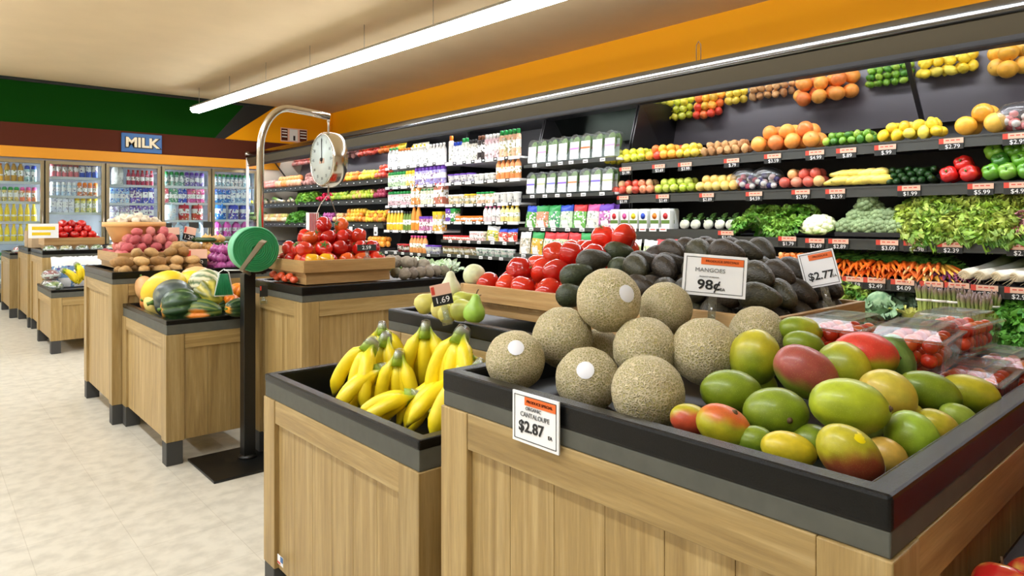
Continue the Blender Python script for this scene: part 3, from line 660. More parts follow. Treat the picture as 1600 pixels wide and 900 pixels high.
def m_potato(r, key=0, el=1.35, skin='rough_skin', amp=.16):
    k = MB(); k.ball(r*el, r*.92, r*.86, 16, 11, f=lambda u: 1+amp*nz(u,1.5,key*7.1)+.05*nz(u,4,key)); return k.mesh('potato', [skin])
def m_pepper(r, key=0):
    k = MB()
    def f(u):
        s_ = math.sqrt(max(0,1-u.z*u.z))
        return (1+.11*abs(math.cos(2*ang(u)+.785+key))*s_**.5-.16*math.exp(-(math.cos(2*ang(u)+.785+key)/.22)**2)*s_**.5)*(1-.34*math.exp(-(1-u.z)/.09)-.2*math.exp(-(1+u.z)/.08))*(1+.1*u.z)
    k.ball(r, r, r*1.1, 24, 14, f=f)
    k.tube([(0,0,r*.66),(0,0,r*.9),(r*.1,0,r*1.2)], [r*.2,r*.09,r*.12], 7, 1)
    return k.mesh('pepper', ['glossy_skin','calyx'])
def m_onion(r, kind='red'):
    k = MB()
    cols = {'red':(s3(150,40,120),s3(196,110,170)), 'white':(s3(250,248,238),s3(226,232,200)), 'yellow':(s3(214,150,70),s3(240,200,130))}[kind]
    pr = [(.02,-.86),(.25,-.82),(.7,-.62),(.98,-.1),(.96,.25),(.7,.62),(.3,.86),(.14,1.0),(.10,1.22)]
    k.lathe([(a*r,b*r) for a,b in pr], 18, colf=lambda u,a: mixc(cols[0],cols[1],.5+.5*math.sin(9*a+6*u)*.6+(u-.6)*.6))
    return k.mesh('onion', ['satin_skin'])
def m_garlic(r):
    k = MB(); pr = [(.1,-.7),(.6,-.68),(1,-.3),(1,.05),(.7,.45),(.25,.70),(.14,.95),(.10,1.15)]
    k.lathe([(a*r,b*r) for a,b in pr], 20, rf=lambda u,a: 1+.09*math.cos(8*a)*(1-u), colf=lambda u,a: mixc(s3(246,240,226),s3(222,206,184),u*.6)); return k.mesh('garlic', ['rough_skin'])
def m_stick(L_, r, c0, c1, bend=.06, skin='satin_skin', r0=.6, r1=.7, seg=10):
    k = MB(); n = 9; P = []; Rr = []; cc = []
    for i in range(n):
        t_ = i/(n-1); P.append(((t_-.5)*L_, bend*L_*math.sin(PI*t_), 0)); Rr.append(r*(r0+(r1-r0)*t_ if 0 else 1)*(1-(1-r0)*max(0,1-t_*3.5))*(1-(1-r1)*max(0,(t_-.72)/.28))*(.35 if i in (0,n-1) else 1)); cc.append(mixc(c0,c1,t_))
    k.tube(P, Rr, seg, cols=cc); return k.mesh('stick', [skin])
def m_squash(r):        # crookneck summer squash, yellow
    k = MB(); P = [(-2.0*r,0,0),(-1.6*r,0,0),(-.9*r,.05*r,0),(0,.1*r,0),(.9*r,.0,0),(1.6*r,-.2*r,0),(2.1*r,-.5*r,0),(2.35*r,-.7*r,0)]
    k.tube(P, [.3*r,.72*r,r,.98*r,.72*r,.5*r,.42*r,.3*r], 12, cols=[s3(250,226,120)]*6+[s3(214,196,90),s3(120,150,60)]); return k.mesh('squash', ['satin_skin'])
def m_carrots(n=7, cols=None, L_=.2, seed=0):
    R2 = random.Random(seed); k = MB(); cols = cols or [s3(236,120,34), s3(224,100,24), s3(244,146,70)]
    for i in range(n):
        a = (i-(n-1)/2)*.16; y = (i-(n-1)/2)*.017; z = R2.uniform(-.012,.014); c_ = R2.choice(cols)
        P = [(0,y*.5,z*.6),(-.05,y,z),(-L_*.6,y+math.sin(a)*L_*.4,z-.01),(-L_,y+math.sin(a)*L_*.7,z-.02),(-L_*1.15,y+math.sin(a)*L_*.8,z-.028)]
        k.tube(P, [.009,.0125,.010,.0055,.001], 8, cols=[c_]*5)
    return k.mesh('carrots', ['satin_skin'])
def m_tops(n=26, size=.12, col=(s3(40,84,26),s3(96,142,52)), seed=0, flat=.5):
    R2 = random.Random(seed); k = MB()
    for i in range(n):
        a = R2.uniform(-1.1,1.1); e = R2.uniform(-.2,.9); L_ = size*R2.uniform(.5,1.1); d = Vector((math.cos(a)*math.cos(e), math.sin(a)*math.cos(e)*flat, math.sin(e)*.7))
        k.tube([Vector((0,0,0)), d*L_*.6, d*L_], [.002,.0015,.001], 3, 0, cols=[col[1]]*3)
        for j in range(7):
            p = d*L_*(.3+.1*j) + Vector([R2.uniform(-.012,.012) for _ in range(3)]); b0 = len(k.v); c_ = mixc(col[0],col[1],R2.random()); q = .012*R2.uniform(.6,1.3)
            for s_ in ((-1,-.4,0),(0,-1,.5),(1,-.3,0),(.4,1,.3),(-.6,.9,-.2)): k.vert(p+Vector(s_)*q, c_)
            k.face([b0,b0+1,b0+2,b0+3,b0+4], 0)
    return k.mesh('tops', ['leaf'])
def m_leafhead(nl=22, size=.13, inner=s3(222,226,140), outer=s3(92,150,40), ruf=.018, seed=0, spread=1.0, rib=s3(232,238,190), width=.5, up=.25):
    R2 = random.Random(seed); k = MB(); nl = int(nl*1.25); ns, ntt = 11, 13
    for i in range(nl):
        a = i*2.399+R2.uniform(-.2,.2); lev = i/nl; e = (1.35-lev*1.2*spread)+R2.uniform(-.1,.1); L_ = size*(.72+.4*lev)*R2.uniform(.88,1.12)
        w = L_*width*R2.uniform(.85,1.2); c0 = mixc(inner, outer, lev*.9+R2.uniform(-.15,.25)); ph = R2.uniform(0,6)
        M = Matrix.Rotation(a,4,'Z'); b0 = len(k.v)
        for j in range(ns):
            s_ = j/(ns-1)
            ee = e - .55*s_*s_*(1.2 if lev > .4 else -.4)
            bx = L_*s_*math.cos(e*.6+ee*.4)+.01; bz = L_*s_*math.sin(e*.6+ee*.4)+up*size*.1
            for m_ in range(ntt):
                t_ = (m_/(ntt-1)-.5)*2; ww = w*(math.sin(PI*min(1,s_*.85+.12)))**.6
                rf_ = ruf*(abs(t_)**1.3*math.sin(ph+s_*21+t_*7)*.9+s_**2*math.sin(ph*2+t_*17)*.8)
                p = Vector((bx - math.sin(e)*(rf_+ .28*ww*t_*t_), t_*ww, bz + math.cos(e)*(rf_ + .28*ww*t_*t_)))
                cc = mixc(rib, c0, min(1, abs(t_)*1.8+s_*.6)) if s_ < .9 else mixc(c0, outer, .2)
                v_ = R2.uniform(.85,1.15); k.vert(M @ p, tuple(min(1,x*v_) for x in cc))
        for j in range(ns-1):
            for m_ in range(ntt-1):
                q = b0+j*ntt+m_; k.face((q,q+1,q+ntt+1,q+ntt), 0, True)
    return k.mesh('leafhead', ['leaf'])
def m_broccoli(r, seed=0, c0=s3(84,108,66), c1=s3(150,172,122)):
    k = MB(); R2 = random.Random(seed)
    k.tube([(0,0,-r*.75),(0,0,-.1*r),(0,0,r*.3)], [r*.26,r*.3,r*.5], 10, cols=[s3(160,180,110)]*3)
    for i in range(19):
        a = i*2.399; z_ = 1-i/19*1.15; rr = math.sqrt(max(0,1-z_*z_)); p = Vector((rr*math.cos(a)*.78*r, rr*math.sin(a)*.78*r, z_*.5*r+.15*r)); q = r*R2.uniform(.30,.42)
        k.ball(q,q,q*.85,10,7,p,f=lambda u: 1+.16*nz(u,7,i),colf=lambda u: mixc(c0,c1,.45+.45*u.z+.5*nz(u,6,i)))
    return k.mesh('broccoli', ['rough_skin'])
def m_cauli(r):
    k = MB(); R2 = random.Random(5)
    for i in range(34):
        a = i*2.399; z_ = 1-i/34*1.0; rr = math.sqrt(max(0,1-z_*z_)); p = Vector((rr*math.cos(a)*.74*r, rr*math.sin(a)*.74*r, z_*.55*r)); q = r*.3
        k.ball(q,q,q*.8,9,7,p,f=lambda u: 1+.1*nz(u,8,i),colf=lambda u: mixc(s3(206,222,130),s3(246,250,214),.5+.5*u.z))
    for i in range(9):
        a = 2*PI*i/9; k.ball(r*.5,r*.34,r*.06,8,6,(0,0,0),M=Matrix.Rotation(a,4,'Z')@Matrix.Translation((r*.8,0,-r*.12))@Matrix.Rotation(-.5,4,'Y'),colf=lambda u: mixc(s3(150,70,110),s3(120,160,70),.5+.5*u.x))
    return k.mesh('cauliflower', ['rough_skin'])
def m_asparagus(seed=0):
    R2 = random.Random(seed); k = MB()
    for i in range(22):
        a = i*2.399; rr = .040*math.sqrt((i+.5)/22); x, y = rr*math.cos(a), rr*math.sin(a); h_ = .22+R2.uniform(-.012,.012); r = .0078
        k.tube([(x,y,0),(x*.8,y*.8,h_*.45),(x*1.05,y*1.05,h_*.78),(x*1.2,y*1.2,h_*.9),(x*1.25,y*1.25,h_)], [r,r,r*.95,r*1.25,r*.2], 6, cols=[s3(214,216,150),s3(166,180,96),s3(146,160,86),s3(136,116,96),s3(110,84,84)])
    return k.mesh('asparagus', ['satin_skin'])
def m_leek():
    k = MB(); k.tube([(0,0,0),(.02,0,0),(.12,0,.0),(.2,0,.004),(.27,0,.01),(.38,0,.02)], [.02,.025,.021,.021,.026,.034], 12, cols=[s3(222,206,170),s3(250,246,232),s3(252,252,244),s3(226,238,190),s3(130,170,70),s3(70,120,50)], flat=.8)
    for i in range(9):
        a = i*.7; k.tube([(0,.01*math.cos(a),.01*math.sin(a)),(-.03,.022*math.cos(a),.02*math.sin(a)-.01)], [.0014,.0006], 3, cols=[s3(226,206,170)]*2)
    return k.mesh('leek', ['satin_skin'])
def m_radish(seed=0, col=s3(214,24,70), n=9):
    R2 = random.Random(seed); k = MB()
    for i in range(n):
        p = Vector((R2.uniform(-.03,.03), R2.uniform(-.045,.045), R2.uniform(-.01,.035))); q = R2.uniform(.014,.019)
        k.ball(q,q,q,10,7,p,f=lambda u:1-.25*math.exp(-(1+u.x)/.1)*0,colf=lambda u: col)
    return k.mesh('radishes', ['glossy_skin'])
def m_avocado():
    k = MB(); pr = [(.04,-1.02),(.35,-.97),(.72,-.74),(.94,-.38),(1.0,0),(.95,.40),(.80,.85),(.62,1.25),(.42,1.55),(.18,1.72),(.05,1.75)]
    r = .034
    k.lathe([(a*r,b*r*1.0-.010) for a,b in pr], 18, rf=lambda u,a: 1+.02*noise.noise(Vector((math.cos(a)*5,math.sin(a)*5,u*12))), colf=lambda u,a: (1,1,.99), M=Matrix.Rotation(PI/2,4,'Y'))
    return k.mesh('avocado', ['avocado_skin'])
def m_pear(r):
    k = MB(); pr = [(.1,-.95),(.55,-.92),(.9,-.6),(1,-.15),(.9,.3),(.62,.75),(.45,1.1),(.36,1.4),(.15,1.56),(.04,1.58)]
    k.lathe([(a*r,b*r) for a,b in pr], 16); k.tube([(0,0,1.55*r),(.06*r,0,1.8*r),(.2*r,0,2.0*r)], .05*r, 5, 1); return k.mesh('pear', ['satin_skin','stem_brown'])
def m_lobed(rx, rz, lobes, cA, cB, amp=.08, patch=None, key=0, point=.0, wid=.5, skin='satin_skin'):
    """ribbed winter squash lying on its side, ribs run along x"""
    k = MB()
    def aa(u): return math.atan2(u.z, u.y)
    def f(u):
        s_ = math.sqrt(max(0,1-u.x*u.x)); return 1+amp*math.cos(lobes*aa(u))*s_**.8 + point*sst(.8,1,u.x) - .12*math.exp(-(1+u.x)/.05)
    def cf(u):
        c_ = mixc(cA, cB, sst(wid,wid+.35,.5-.5*math.cos(lobes*aa(u))+.25*nz(u,4,key)))
        if patch: c_ = mixc(c_, patch[0], sst(patch[2], patch[2]+.12, u.dot(Vector(patch[1]).normalized())+.12*nz(u,3,key)))
        return c_
    k.ball(rx, rz, rz, 40, 22, f=f, colf=cf, M=Matrix.Identity(4))
    # the poles lie on z: turn so that ribs converge on x
    me = k.mesh('squash', [skin]); return me
def m_cabbage(r, c0, c1, seed=0):
    k = MB(); R2 = random.Random(seed)
    k.ball(r*.62,r*.62,r*.66,20,14,(0,0,0),f=lambda u: 1+.05*nz(u,3,seed)+.02*math.sin(8*ang(u)),colf=lambda u: mixc(c0,c1,.5+.8*nz(u,3.5,seed)))
    me0 = m_leafhead(15, r*1.05, c0, c1, ruf=r*.13, seed=seed, spread=.75, rib=mixc(c0,(1,1,1),.6), width=.7, up=.1)
    return k, me0
# ------------------------------------------------------------------ how a thing lies, as seen from the aisle
FV = Vector((SA, CA, 0)); RV = Vector((CA, -SA, 0)); UP = Vector((0,0,1))
def orient(a, lean=0, roll=0):
    """local x runs to the right (turned by a), local y up, local z towards the viewer"""
    x = RV*math.cos(rd(a)) + UP*math.sin(rd(a)); z = -FV; y = z.cross(x)
    M = Matrix((x, y, z)).transposed().to_4x4()
    return (M @ Matrix.Rotation(rd(lean),4,'Y') @ Matrix.Rotation(rd(roll),4,'X')).to_euler()
def rx_(): return (uni(0,6.28), uni(0,6.28), uni(0,6.28))
def one(name, me, loc, rot, label, cat, group, col=(1,1,1), sc=1):
    o = place(name, me, loc, rot, sc); v_ = uni(.92,1.06); o.color = (min(1,col[0]*v_),min(1,col[1]*v_),min(1,col[2]*v_),1); return tag(o, label, cat, group)
# ---- piles along a shelf of the produce wall -------------------------------------------
def shelf_pile(name, cat, me, r, px0, px1, z, xf, cols, label, layers=2, depth=2, rot='any', sp=1.0, x0=None, jit=.12):
    X0 = x0 if x0 is not None else xf+.02+r
    ya = y_on(px0, X0) ; yb = y_on(px1, X0)
    n = max(1, int((ya-yb)/(2*r*sp)+.3)); st = (ya-yb)/n
    for l in range(layers):
        nn = n - (l % 2)
        for q in range(max(1, depth - l//2)):
            for i in range(nn):
                p = (X0 + q*2*r*sp + l*r*.9 + uni(-1,1)*r*jit, ya - (i+.5+.5*(l % 2))*st + uni(-1,1)*r*jit, z + .012 + r*.93 + l*r*1.35 + uni(0,.1)*r)
                c_ = RND.choice(cols)
                ro = rx_() if rot == 'any' else ((uni(-.3,.3), uni(-.3,.3), uni(0,6.28)) if rot == 'up' else (rot[0]+uni(-.12,.12), rot[1]+uni(-.12,.12), rot[2]+uni(-.15,.15)))
                lb = label + (', lowest row' if l == 0 else ', upper rows')
                one(name, me, p, ro, lb, cat, lb, c_)
A_ = fmesh('apple', lambda: m_round(.038,.92,.28,'glossy_skin',stem='stem',bottom=.12,taper=.12))
PEACH = fmesh('peach', lambda: m_round(.040,.94,.14,'satin_skin',bottom=0))
ORG = fmesh('orange', lambda: m_round(.040,.97,.05,'satin_skin',stem='navel'))
GRF = fmesh('grapefruit', lambda: m_round(.060,.93,.05,'satin_skin',stem='navel',seg=20,rings=14))
LIME = fmesh('lime', lambda: m_lemon(.027,.08)); LEM = fmesh('lemon', lambda: m_lemon(.038))
KIWI = fmesh('kiwi', lambda: m_potato(.031,3,1.25)); POT = [fmesh('pot%d'%i, lambda i=i: m_potato(.036,i,1.5)) for i in range(3)]
PEP = fmesh('pepper', lambda: m_pepper(.047)); CUC = fmesh('cuc', lambda: m_stick(.2,.023,s3(36,70,30),s3(60,96,44),.03,r0=.9,r1=.9))
YSQ = fmesh('ysq', lambda: m_squash(.034))
TOM = fmesh('tomato', lambda: m_round(.042,.82,.16,'glossy_skin',lob=5,stem='star',seg=20,rings=13))
top1, x1 = SH['D'][0]; top2, x2 = SH['D'][1]; top3, x3 = SH['D'][2]; top4, x4 = SH['D'][3]
U1 = 'on the upper near shelf'
gy, yg, or_, rdc = s3(186,204,50), s3(226,214,66), s3(244,158,40), s3(214,58,40)
shelf_pile('apple','apple',A_,.038,944,1008,top1,x1,[yg,s3(206,212,60)],'yellow-green apple at the left end '+U1, depth=3)
shelf_pile('peach','peach',PEACH,.040,1010,1056,top1,x1,[s3(244,190,60),s3(240,120,50),s3(226,70,44),s3(248,170,60)],'orange and red peach '+U1, depth=3)
shelf_pile('golden_apple','apple',A_,.036,1058,1092,top1,x1,[s3(236,206,70)],'golden apple next to the peaches '+U1)
shelf_pile('kiwi_fruit','kiwi',KIWI,.033,1094,1170,top1,x1,[s3(196,150,96),s3(176,128,80),s3(214,166,110)],'brown kiwi fruit '+U1)
shelf_pile('grapefruit','grapefruit',GRF,.060,1173,1282,top1,x1,[s3(248,160,70),s3(250,178,80),s3(244,136,66)],'large orange-pink grapefruit '+U1, depth=2)
shelf_pile('lime','lime',LIME,.028,1284,1366,top1,x1,[s3(110,160,40),s3(70,130,36),s3(146,180,60)],'green lime '+U1, layers=2, depth=3)
shelf_pile('lemon','lemon',LEM,.038,1370,1476,top1,x1,[s3(246,218,60),s3(250,230,90),s3(238,200,40)],'yellow lemon '+U1)
shelf_pile('orange','orange',GRF,.056,1487,1578,top1,x1,[s3(250,184,60),s3(248,196,80)],'large golden orange '+U1, depth=2)
shelf_pile('orange','orange',ORG,.040,1600,1690,top1,x1,[s3(248,140,30)],'small deep orange at the right end '+U1)
U2 = 'on the middle near shelf'
shelf_pile('apple','apple',A_,.038,958,1022,top2,x2,[s3(238,150,110),s3(226,90,70),s3(240,190,140)],'pink-red apple '+U2)
shelf_pile('green_apple','apple',A_,.036,1024,1086,top2,x2,[s3(182,204,60),s3(200,214,90)],'green apple '+U2)
shelf_pile('peach','peach',PEACH,.038,1088,1154,top2,x2,[s3(244,196,110),s3(246,176,70),s3(240,214,120)],'pale yellow peach '+U2)
shelf_pile('nectarine','nectarine',PEACH,.042,1217,1290,top2,x2,[s3(238,150,120),s3(226,106,90),s3(244,196,130)],'rosy nectarine '+U2)
shelf_pile('yellow_squash','squash',YSQ,.034,1300,1384,top2,x2,[(1,1,1),s3(255,250,220)],'yellow summer squash '+U2, layers=2, depth=1, rot=(0,.1,2.0), sp=.85)
shelf_pile('cucumber','cucumber',CUC,.023,1390,1466,top2,x2,[(1,1,1),s3(210,240,200)],'dark green cucumber lying end-on '+U2, layers=3, depth=1, rot=(0,0,0), x0=x2+.13)
shelf_pile('red_bell_pepper','pepper',PEP,.047,1468,1533,top2,x2,[s3(226,40,34),s3(208,26,34)],'red bell pepper '+U2, layers=2, depth=2, rot=(0,-1.3,0), sp=.86, jit=.2)
shelf_pile('green_bell_pepper','pepper',PEP,.047,1536,1680,top2,x2,[s3(96,160,36),s3(60,130,34),s3(130,186,60)],'green bell pepper '+U2, layers=3, depth=2, rot=(0,-1.2,0), sp=.9, jit=.2)
# bagged plums in a net
def netbag(px, z, x, label, c1, c2, sc=1):
    yb_ = y_on(px, x+.08)
    r = empty('net_bag', (x+.09, yb_, z+.005), 0, label, 'bag'); r.scale = (sc,)*3
    k = MB(); k.ball(.085,.13,.085,16,12,(0,0,.088),f=lambda u: 1+.1*nz(u,3,px)); part(k, 'film', ['film'], r)
    k = MB()
    for i in range(22):
        a = i*2.399; q = math.sqrt((i+.5)/22)
        k.ball(.024,.024,.022,9,7,(.052*q*math.cos(a), .092*q*math.sin(a), .03+.034*(i % 4)*(1.05-q*.7)), colf=lambda u, i=i: (c1, c2, s3(240,232,226))[i % 3])
    part(k, 'fruit_filling', ['satin_skin'], r)['kind'] = 'stuff'
    return r
netbag(1165, top2, x2, 'clear bag of small pink and white plums, left of two on the middle shelf', s3(214,90,110), s3(90,70,130))
netbag(1198, top2, x2, 'clear bag of small dark plums, right of two on the middle shelf', s3(60,50,110), s3(226,190,190))
netbag(1592, top1, x1, 'clear bag of pink fruit next to the large oranges on the upper shelf', s3(240,150,150), s3(236,110,110))
# row three -----------------------------------------------------------------------
U3 = 'on the third shelf of the near produce case'
zl = 1.13
k = MB(); yl0, yl1 = y_on(1148,4.6), y_on(957,4.6)
st_ = empty('raised_shelf_panel', (4.6,(yl0+yl1)/2,zl-.047), 0, 'raised black shelf under the carrot packs and white onions', 'shelf')
hl = (yl1-yl0)/2
part(MB().box(0,.6,-hl,hl,.024,.047), 'board', ['shelf_grey'], st_); part(MB().box(-.01,.008,-hl,hl,-.02,.05), 'price_rail', ['rail_black'], st_)
cp = ['cap_red','cap_pink','cap_yellow','cap_blue','cap_orange','cap_red']; cpn = ['dark red','pink','yellow','blue','orange','bright red']
PX = [963,979,993,1008,1026,1043]
for i, px in enumerate(PX):
    for r_ in range(2):
        o = place('carrot_pack', pk('carrotpack', cp[i]), (4.66+r_*.07, y_on(px,4.66), zl+.003), (0,0,-PI/2), (1.12,1,1.25))
        tag(o, 'white vegetable pack with round %s badge, %s row, %s from the left' % (cpn[i], ['front','rear'][r_], ['first','second','third','fourth','fifth','sixth'][i]), 'vegetable pack')
ON = fmesh('wonion', lambda: m_onion(.042,'white'))
for i, px in enumerate((1070,1087,1107,1125,1142)):
    r = empty('white_onion', (4.70, y_on(px,4.70), zl+.04), 0, 'white onion with green top, %s from the left beside the carrot packs' % ['first','second','third','fourth','fifth'][i], 'onion')
    o = place('bulb', ON, (0,0,0), (0,-.9,uni(-.4,.4)), 1, r); place('leafy_top', fmesh('ontop', lambda: m_tops(10,.09,seed=3)), (.03,0,.02), (0,-.6,0), 1, r)
LET = [fmesh('let%d'%i, lambda i=i: m_leafhead(34,.135,s3(224,232,110),[s3(104,162,44),s3(140,184,60),s3(72,136,38)][i],ruf=.022,seed=i,spread=.95,width=.42)) for i in range(3)]
GRN = [fmesh('grn%d'%i, lambda i=i: m_leafhead(40,.12,s3(170,214,80),s3(78,150,36),ruf=.02,seed=20+i,spread=1.0,width=.35)) for i in range(2)]
PL = ['first','second','third','fourth','fifth','sixth','seventh','eighth']
for i in range(4):
    for j in range(2):
        px = 1166+i*26+j*8
        one('parsley_bunch', GRN[(i+j)%2], (4.72+j*.09, y_on(px,4.72), top3+.05+j*.075), (uni(-.3,.3),-.7+uni(-.2,.2),uni(0,6)), 'bright green herb bunch beside the white onions, %s from left, %s row' % (PL[i],['front','back'][j]), 'herbs', None)
r = empty('cauliflower', (4.70, y_on(1280,4.70), top3+.07), 0, 'round pale cauliflower with purple-tipped leaves beside the broccoli', 'cauliflower')
o = place('head', fmesh('cauli', lambda: m_cauli(.118)), (0,0,0), (0,-.35,0), 1, r)
BRO = [fmesh('bro%d'%i, lambda i=i: m_broccoli(.062,i)) for i in range(2)]
ya_, yb_ = y_on(1307,4.64), y_on(1411,4.64)
k = MB(); L_ = ya_-yb_; k.ring(0,.26,-L_/2,L_/2,.01,0,.03); k.box(.0,.26,-L_/2,L_/2,0,.006); k.build('display_tray', ['tray_black'], None, (4.605,(ya_+yb_)/2,top3+.012), .003)
tag(bpy.data.objects['display_tray'], 'long black tray holding the broccoli crowns', 'tray')
n_ = 0
for l, (cnt, xo, zo) in enumerate(((5,.07,.055),(5,.17,.06),(4,.12,.12),(2,.15,.175),(1,.13,.215))):
    for i in range(cnt):
        f_ = (i+.5)/cnt; span = 1 if l < 2 else (.72 if l == 2 else .3); off = 0 if l < 2 else (.0 if l == 2 else .04)
        yy = (ya_+yb_)/2 + (f_-.5)*-L_*span*.95 + off
        one('broccoli_crown', BRO[i % 2], (4.605+xo, yy, top3+zo+.02), (uni(-.3,.3),-.75,uni(-.4,.4)), 'grey-green broccoli crown, %s from the left in the %s of the tray' % (PL[i], ['front row','back row','second layer','third layer','very top'][l]), 'broccoli', None, (1,1,1), [1,.95,1.05,1][i % 4])
for l, (cnt, xo, zo, a0, a1) in enumerate(((7,.09,.055,1426,1592),(7,.16,.11,1420,1590),(6,.24,.15,1426,1585),(6,.19,.185,1440,1585))):
    for i in range(cnt):
        px = a0+(a1-a0)*(i+.5)/cnt
        one('leaf_lettuce', LET[(i+l) % 3], (4.60+xo, y_on(px,4.6+xo), top3+zo), (uni(-.3,.3),-.85+uni(-.25,.25),uni(-.6,.6)), 'frilly leaf lettuce in the big heap, %s from left in its %s tier' % (PL[i], ['lowest','second','third','highest'][l]), 'lettuce', None, [(1,1,1),(1,1,.8),(.8,1,.7)][(i*2+l) % 3])
RAD = fmesh('radic', lambda: m_leafhead(24,.11,s3(236,190,190),s3(196,60,70),ruf=.02,seed=9,spread=.8))
for i, px in enumerate((1604,1634)): one('red_lettuce', RAD, (4.70,y_on(px,4.70),top3+.08), (0,-.8,0), 'red frilly lettuce at the right of the lettuce heap, %s' % ['nearest the green heads','furthest right'][i], 'lettuce', None)
# row four ------------------------------------------------------------------------
BABY = fmesh('baby', lambda: m_potato(.020,4,1.2,'satin_skin',.1))
shelf_pile('baby_carrot','carrot',BABY,.021,1206,1262,top4,x4,[s3(246,150,70),s3(240,130,50),s3(250,176,110)],'small round orange carrot near the avocados', layers=4, depth=3)
CAR = [fmesh('car%d'%i, lambda i=i: m_carrots(7,None,.17,i)) for i in range(2)]
CARW = fmesh('carw', lambda: m_carrots(7,[s3(246,190,80),s3(238,120,50),s3(190,150,200),s3(250,226,150)],.17,7))
TOP = fmesh('ctop', lambda: m_tops(34,.13,seed=1,flat=.8))
BEET = fmesh('beetc', lambda: m_carrots(6,[s3(90,40,80),s3(60,50,110),s3(150,60,110)],.13,5))
def bunch(name, me, px, label, cat, l=0, z=None, x=None, top=TOP):
    x = x or x4; z = z or top4
    yy = y_on(px, x+.06)
    r = empty(name, (x+.175+l*.03, yy, z+.045+l*.045), uni(-.2,.2)+.5, label, cat)
    place('roots', me, (0,0,0), (0,-.10,0), 1, r); place('leafy_tops', top, (.01,0,.0), (0,-.2,uni(-.5,.5)), 1, r)
for i, px in enumerate((1298,1324,1350,1374,1396)):
    for l in range(2): bunch('carrot_bunch', CAR[(i+l) % 2], px+l*8, 'bunch of orange carrots with green tops, %s from the left in the %s row' % (PL[i],['front','back'][l]), 'carrots', l)
for i, px in enumerate((1412,1432,1450)):
    for l in range(2): bunch('rainbow_carrot_bunch', CARW, px+l*8, 'bunch of yellow, orange and purple carrots, %s from left, %s row' % (PL[i],['front','back'][l]), 'carrots', l)
for i, px in enumerate((1468,1482)): bunch('purple_carrot_bunch', BEET, px, 'bunch of dark purple roots beside the leeks, %s' % ['left one','right one'][i], 'roots')
LEEK = fmesh('leek', m_leek)
for i, px in enumerate((1506,1530,1556,1584,1612)):
    one('leek', LEEK, (4.52, y_on(px,4.52), top4+.05), (0,-.12,(-.25,-.35,-.6,-.75,-.5)[i]), 'white and green leek on the fourth shelf, %s from the left' % PL[i], 'leek', None, (1,1,1), 1.6)
shelf_pile('carrot_end','carrot',BABY,.02,1640,1680,top4,x4,[s3(246,150,70)],'loose carrot at the right end of the fourth shelf')
# bottom deck ---------------------------------------------------------------------
dz = .42
k = MB(); k.box(0,.9,-2.2,2.2,0,.12); o = k.build('display_step', ['tray_black'], None, (4.42,1.62,dz), .004); tag(o, 'low black display step along the bottom of the near produce case', 'display step')
zs = dz+.12
for i, px in enumerate((1292,1318,1340)): one('green_lettuce', LET[i], (4.55,y_on(px,4.55),zs+.16), (0,-.5,i), 'light green lettuce on the bottom deck behind the price sign, %s from the left' % PL[i], 'lettuce', None)
for i, px in enumerate((1285,1312,1336)): one('romaine_head', LET[i], (4.65,y_on(px,4.65),zs+.07), (0,-.5,i), 'lower lettuce on the bottom deck behind the avocado crate, %s from the left' % PL[i], 'lettuce', None)
def cabbage(px, y_, x, r_, c0, c1, label, seed, name='savoy_cabbage'):
    p = at_x(px, y_, x); kb, lf = m_cabbage(r_, c0, c1, seed)
    r = empty(name, p, 0, label, 'cabbage'); part(kb, 'heart', ['rough_skin'], r); place('outer_leaves', lf, (0,0,-r_*.50), (0,-.45,0), 1.12, r)
cabbage(1375,478,4.5,.14,s3(176,206,160),s3(96,140,96),'large crinkled grey-green cabbage on the bottom deck',1)
cabbage(1412,470,4.72,.11,s3(206,226,200),s3(130,170,130),'pale green cabbage behind the large crinkled one',2)
cabbage(1350,500,4.42,.09,s3(150,190,130),s3(90,136,80),'small green cabbage low beside the avocado crate',3)
for i, (px, py) in enumerate(((1424,488),(1442,500))):
    one('celery_heart', fmesh('cel', lambda: m_leafhead(12,.13,s3(250,244,150),s3(222,224,110),ruf=.008,seed=4,spread=.3,width=.3,rib=s3(250,248,190))), at_x(px,py,4.5)-Vector((0,0,.08)), (0,0,i), 'pale yellow leafy heart beside the cabbage, %s' % ['left one','right one'][i], 'vegetable', None)
ASP = [fmesh('asp%d'%i, lambda i=i: m_asparagus(i)) for i in range(2)]
i = 0
for row, (x_, pxs, zz) in enumerate(((4.50,(1446,1470,1493),.03),(4.62,(1456,1480,1504,1524,1545),.055),(4.40,(1512,1533),-.0),(4.50,(1520,1548),.02))):
    for px in pxs:
        r = empty('asparagus_bunch', (x_, y_on(px,x_), zs+zz), uni(0,3), 'standing bunch of asparagus tied with a pale band, %s of %s in row %s from the front' % (PL[pxs.index(px)], ['three','five','the lower pair','the upper pair'][row], ['two','three','one','two and a half'][row]), 'asparagus')
        r['label'] = 'asparagus bunch with pale band, %s from the left, %s' % (PL[pxs.index(px)], ['left front group of three','rear row of five','lowest right pair','middle right pair'][row])
        place('spears', ASP[i % 2], (0,0,0), (0,0,0), 1, r); r.scale = (1.05,1.05,1.12)
        kb = MB()
        for zb in (.07,.145): kb.ring if 0 else kb.lathe([(.047,zb-.006),(.049,zb-.006),(.049,zb+.006),(.047,zb+.006)], 14, 0, caps=False)
        place('rubber_band', fmesh('band', lambda kb=kb: kb.mesh('band', ['band_white'])), (0,0,0), None, 1, r); i += 1
SPI = [fmesh('spi%d'%i, lambda i=i: m_leafhead(40,.14,s3(120,180,60),s3(56,136,34),ruf=.022,seed=30+i,spread=1.0,width=.42,rib=s3(120,170,70))) for i in range(2)]
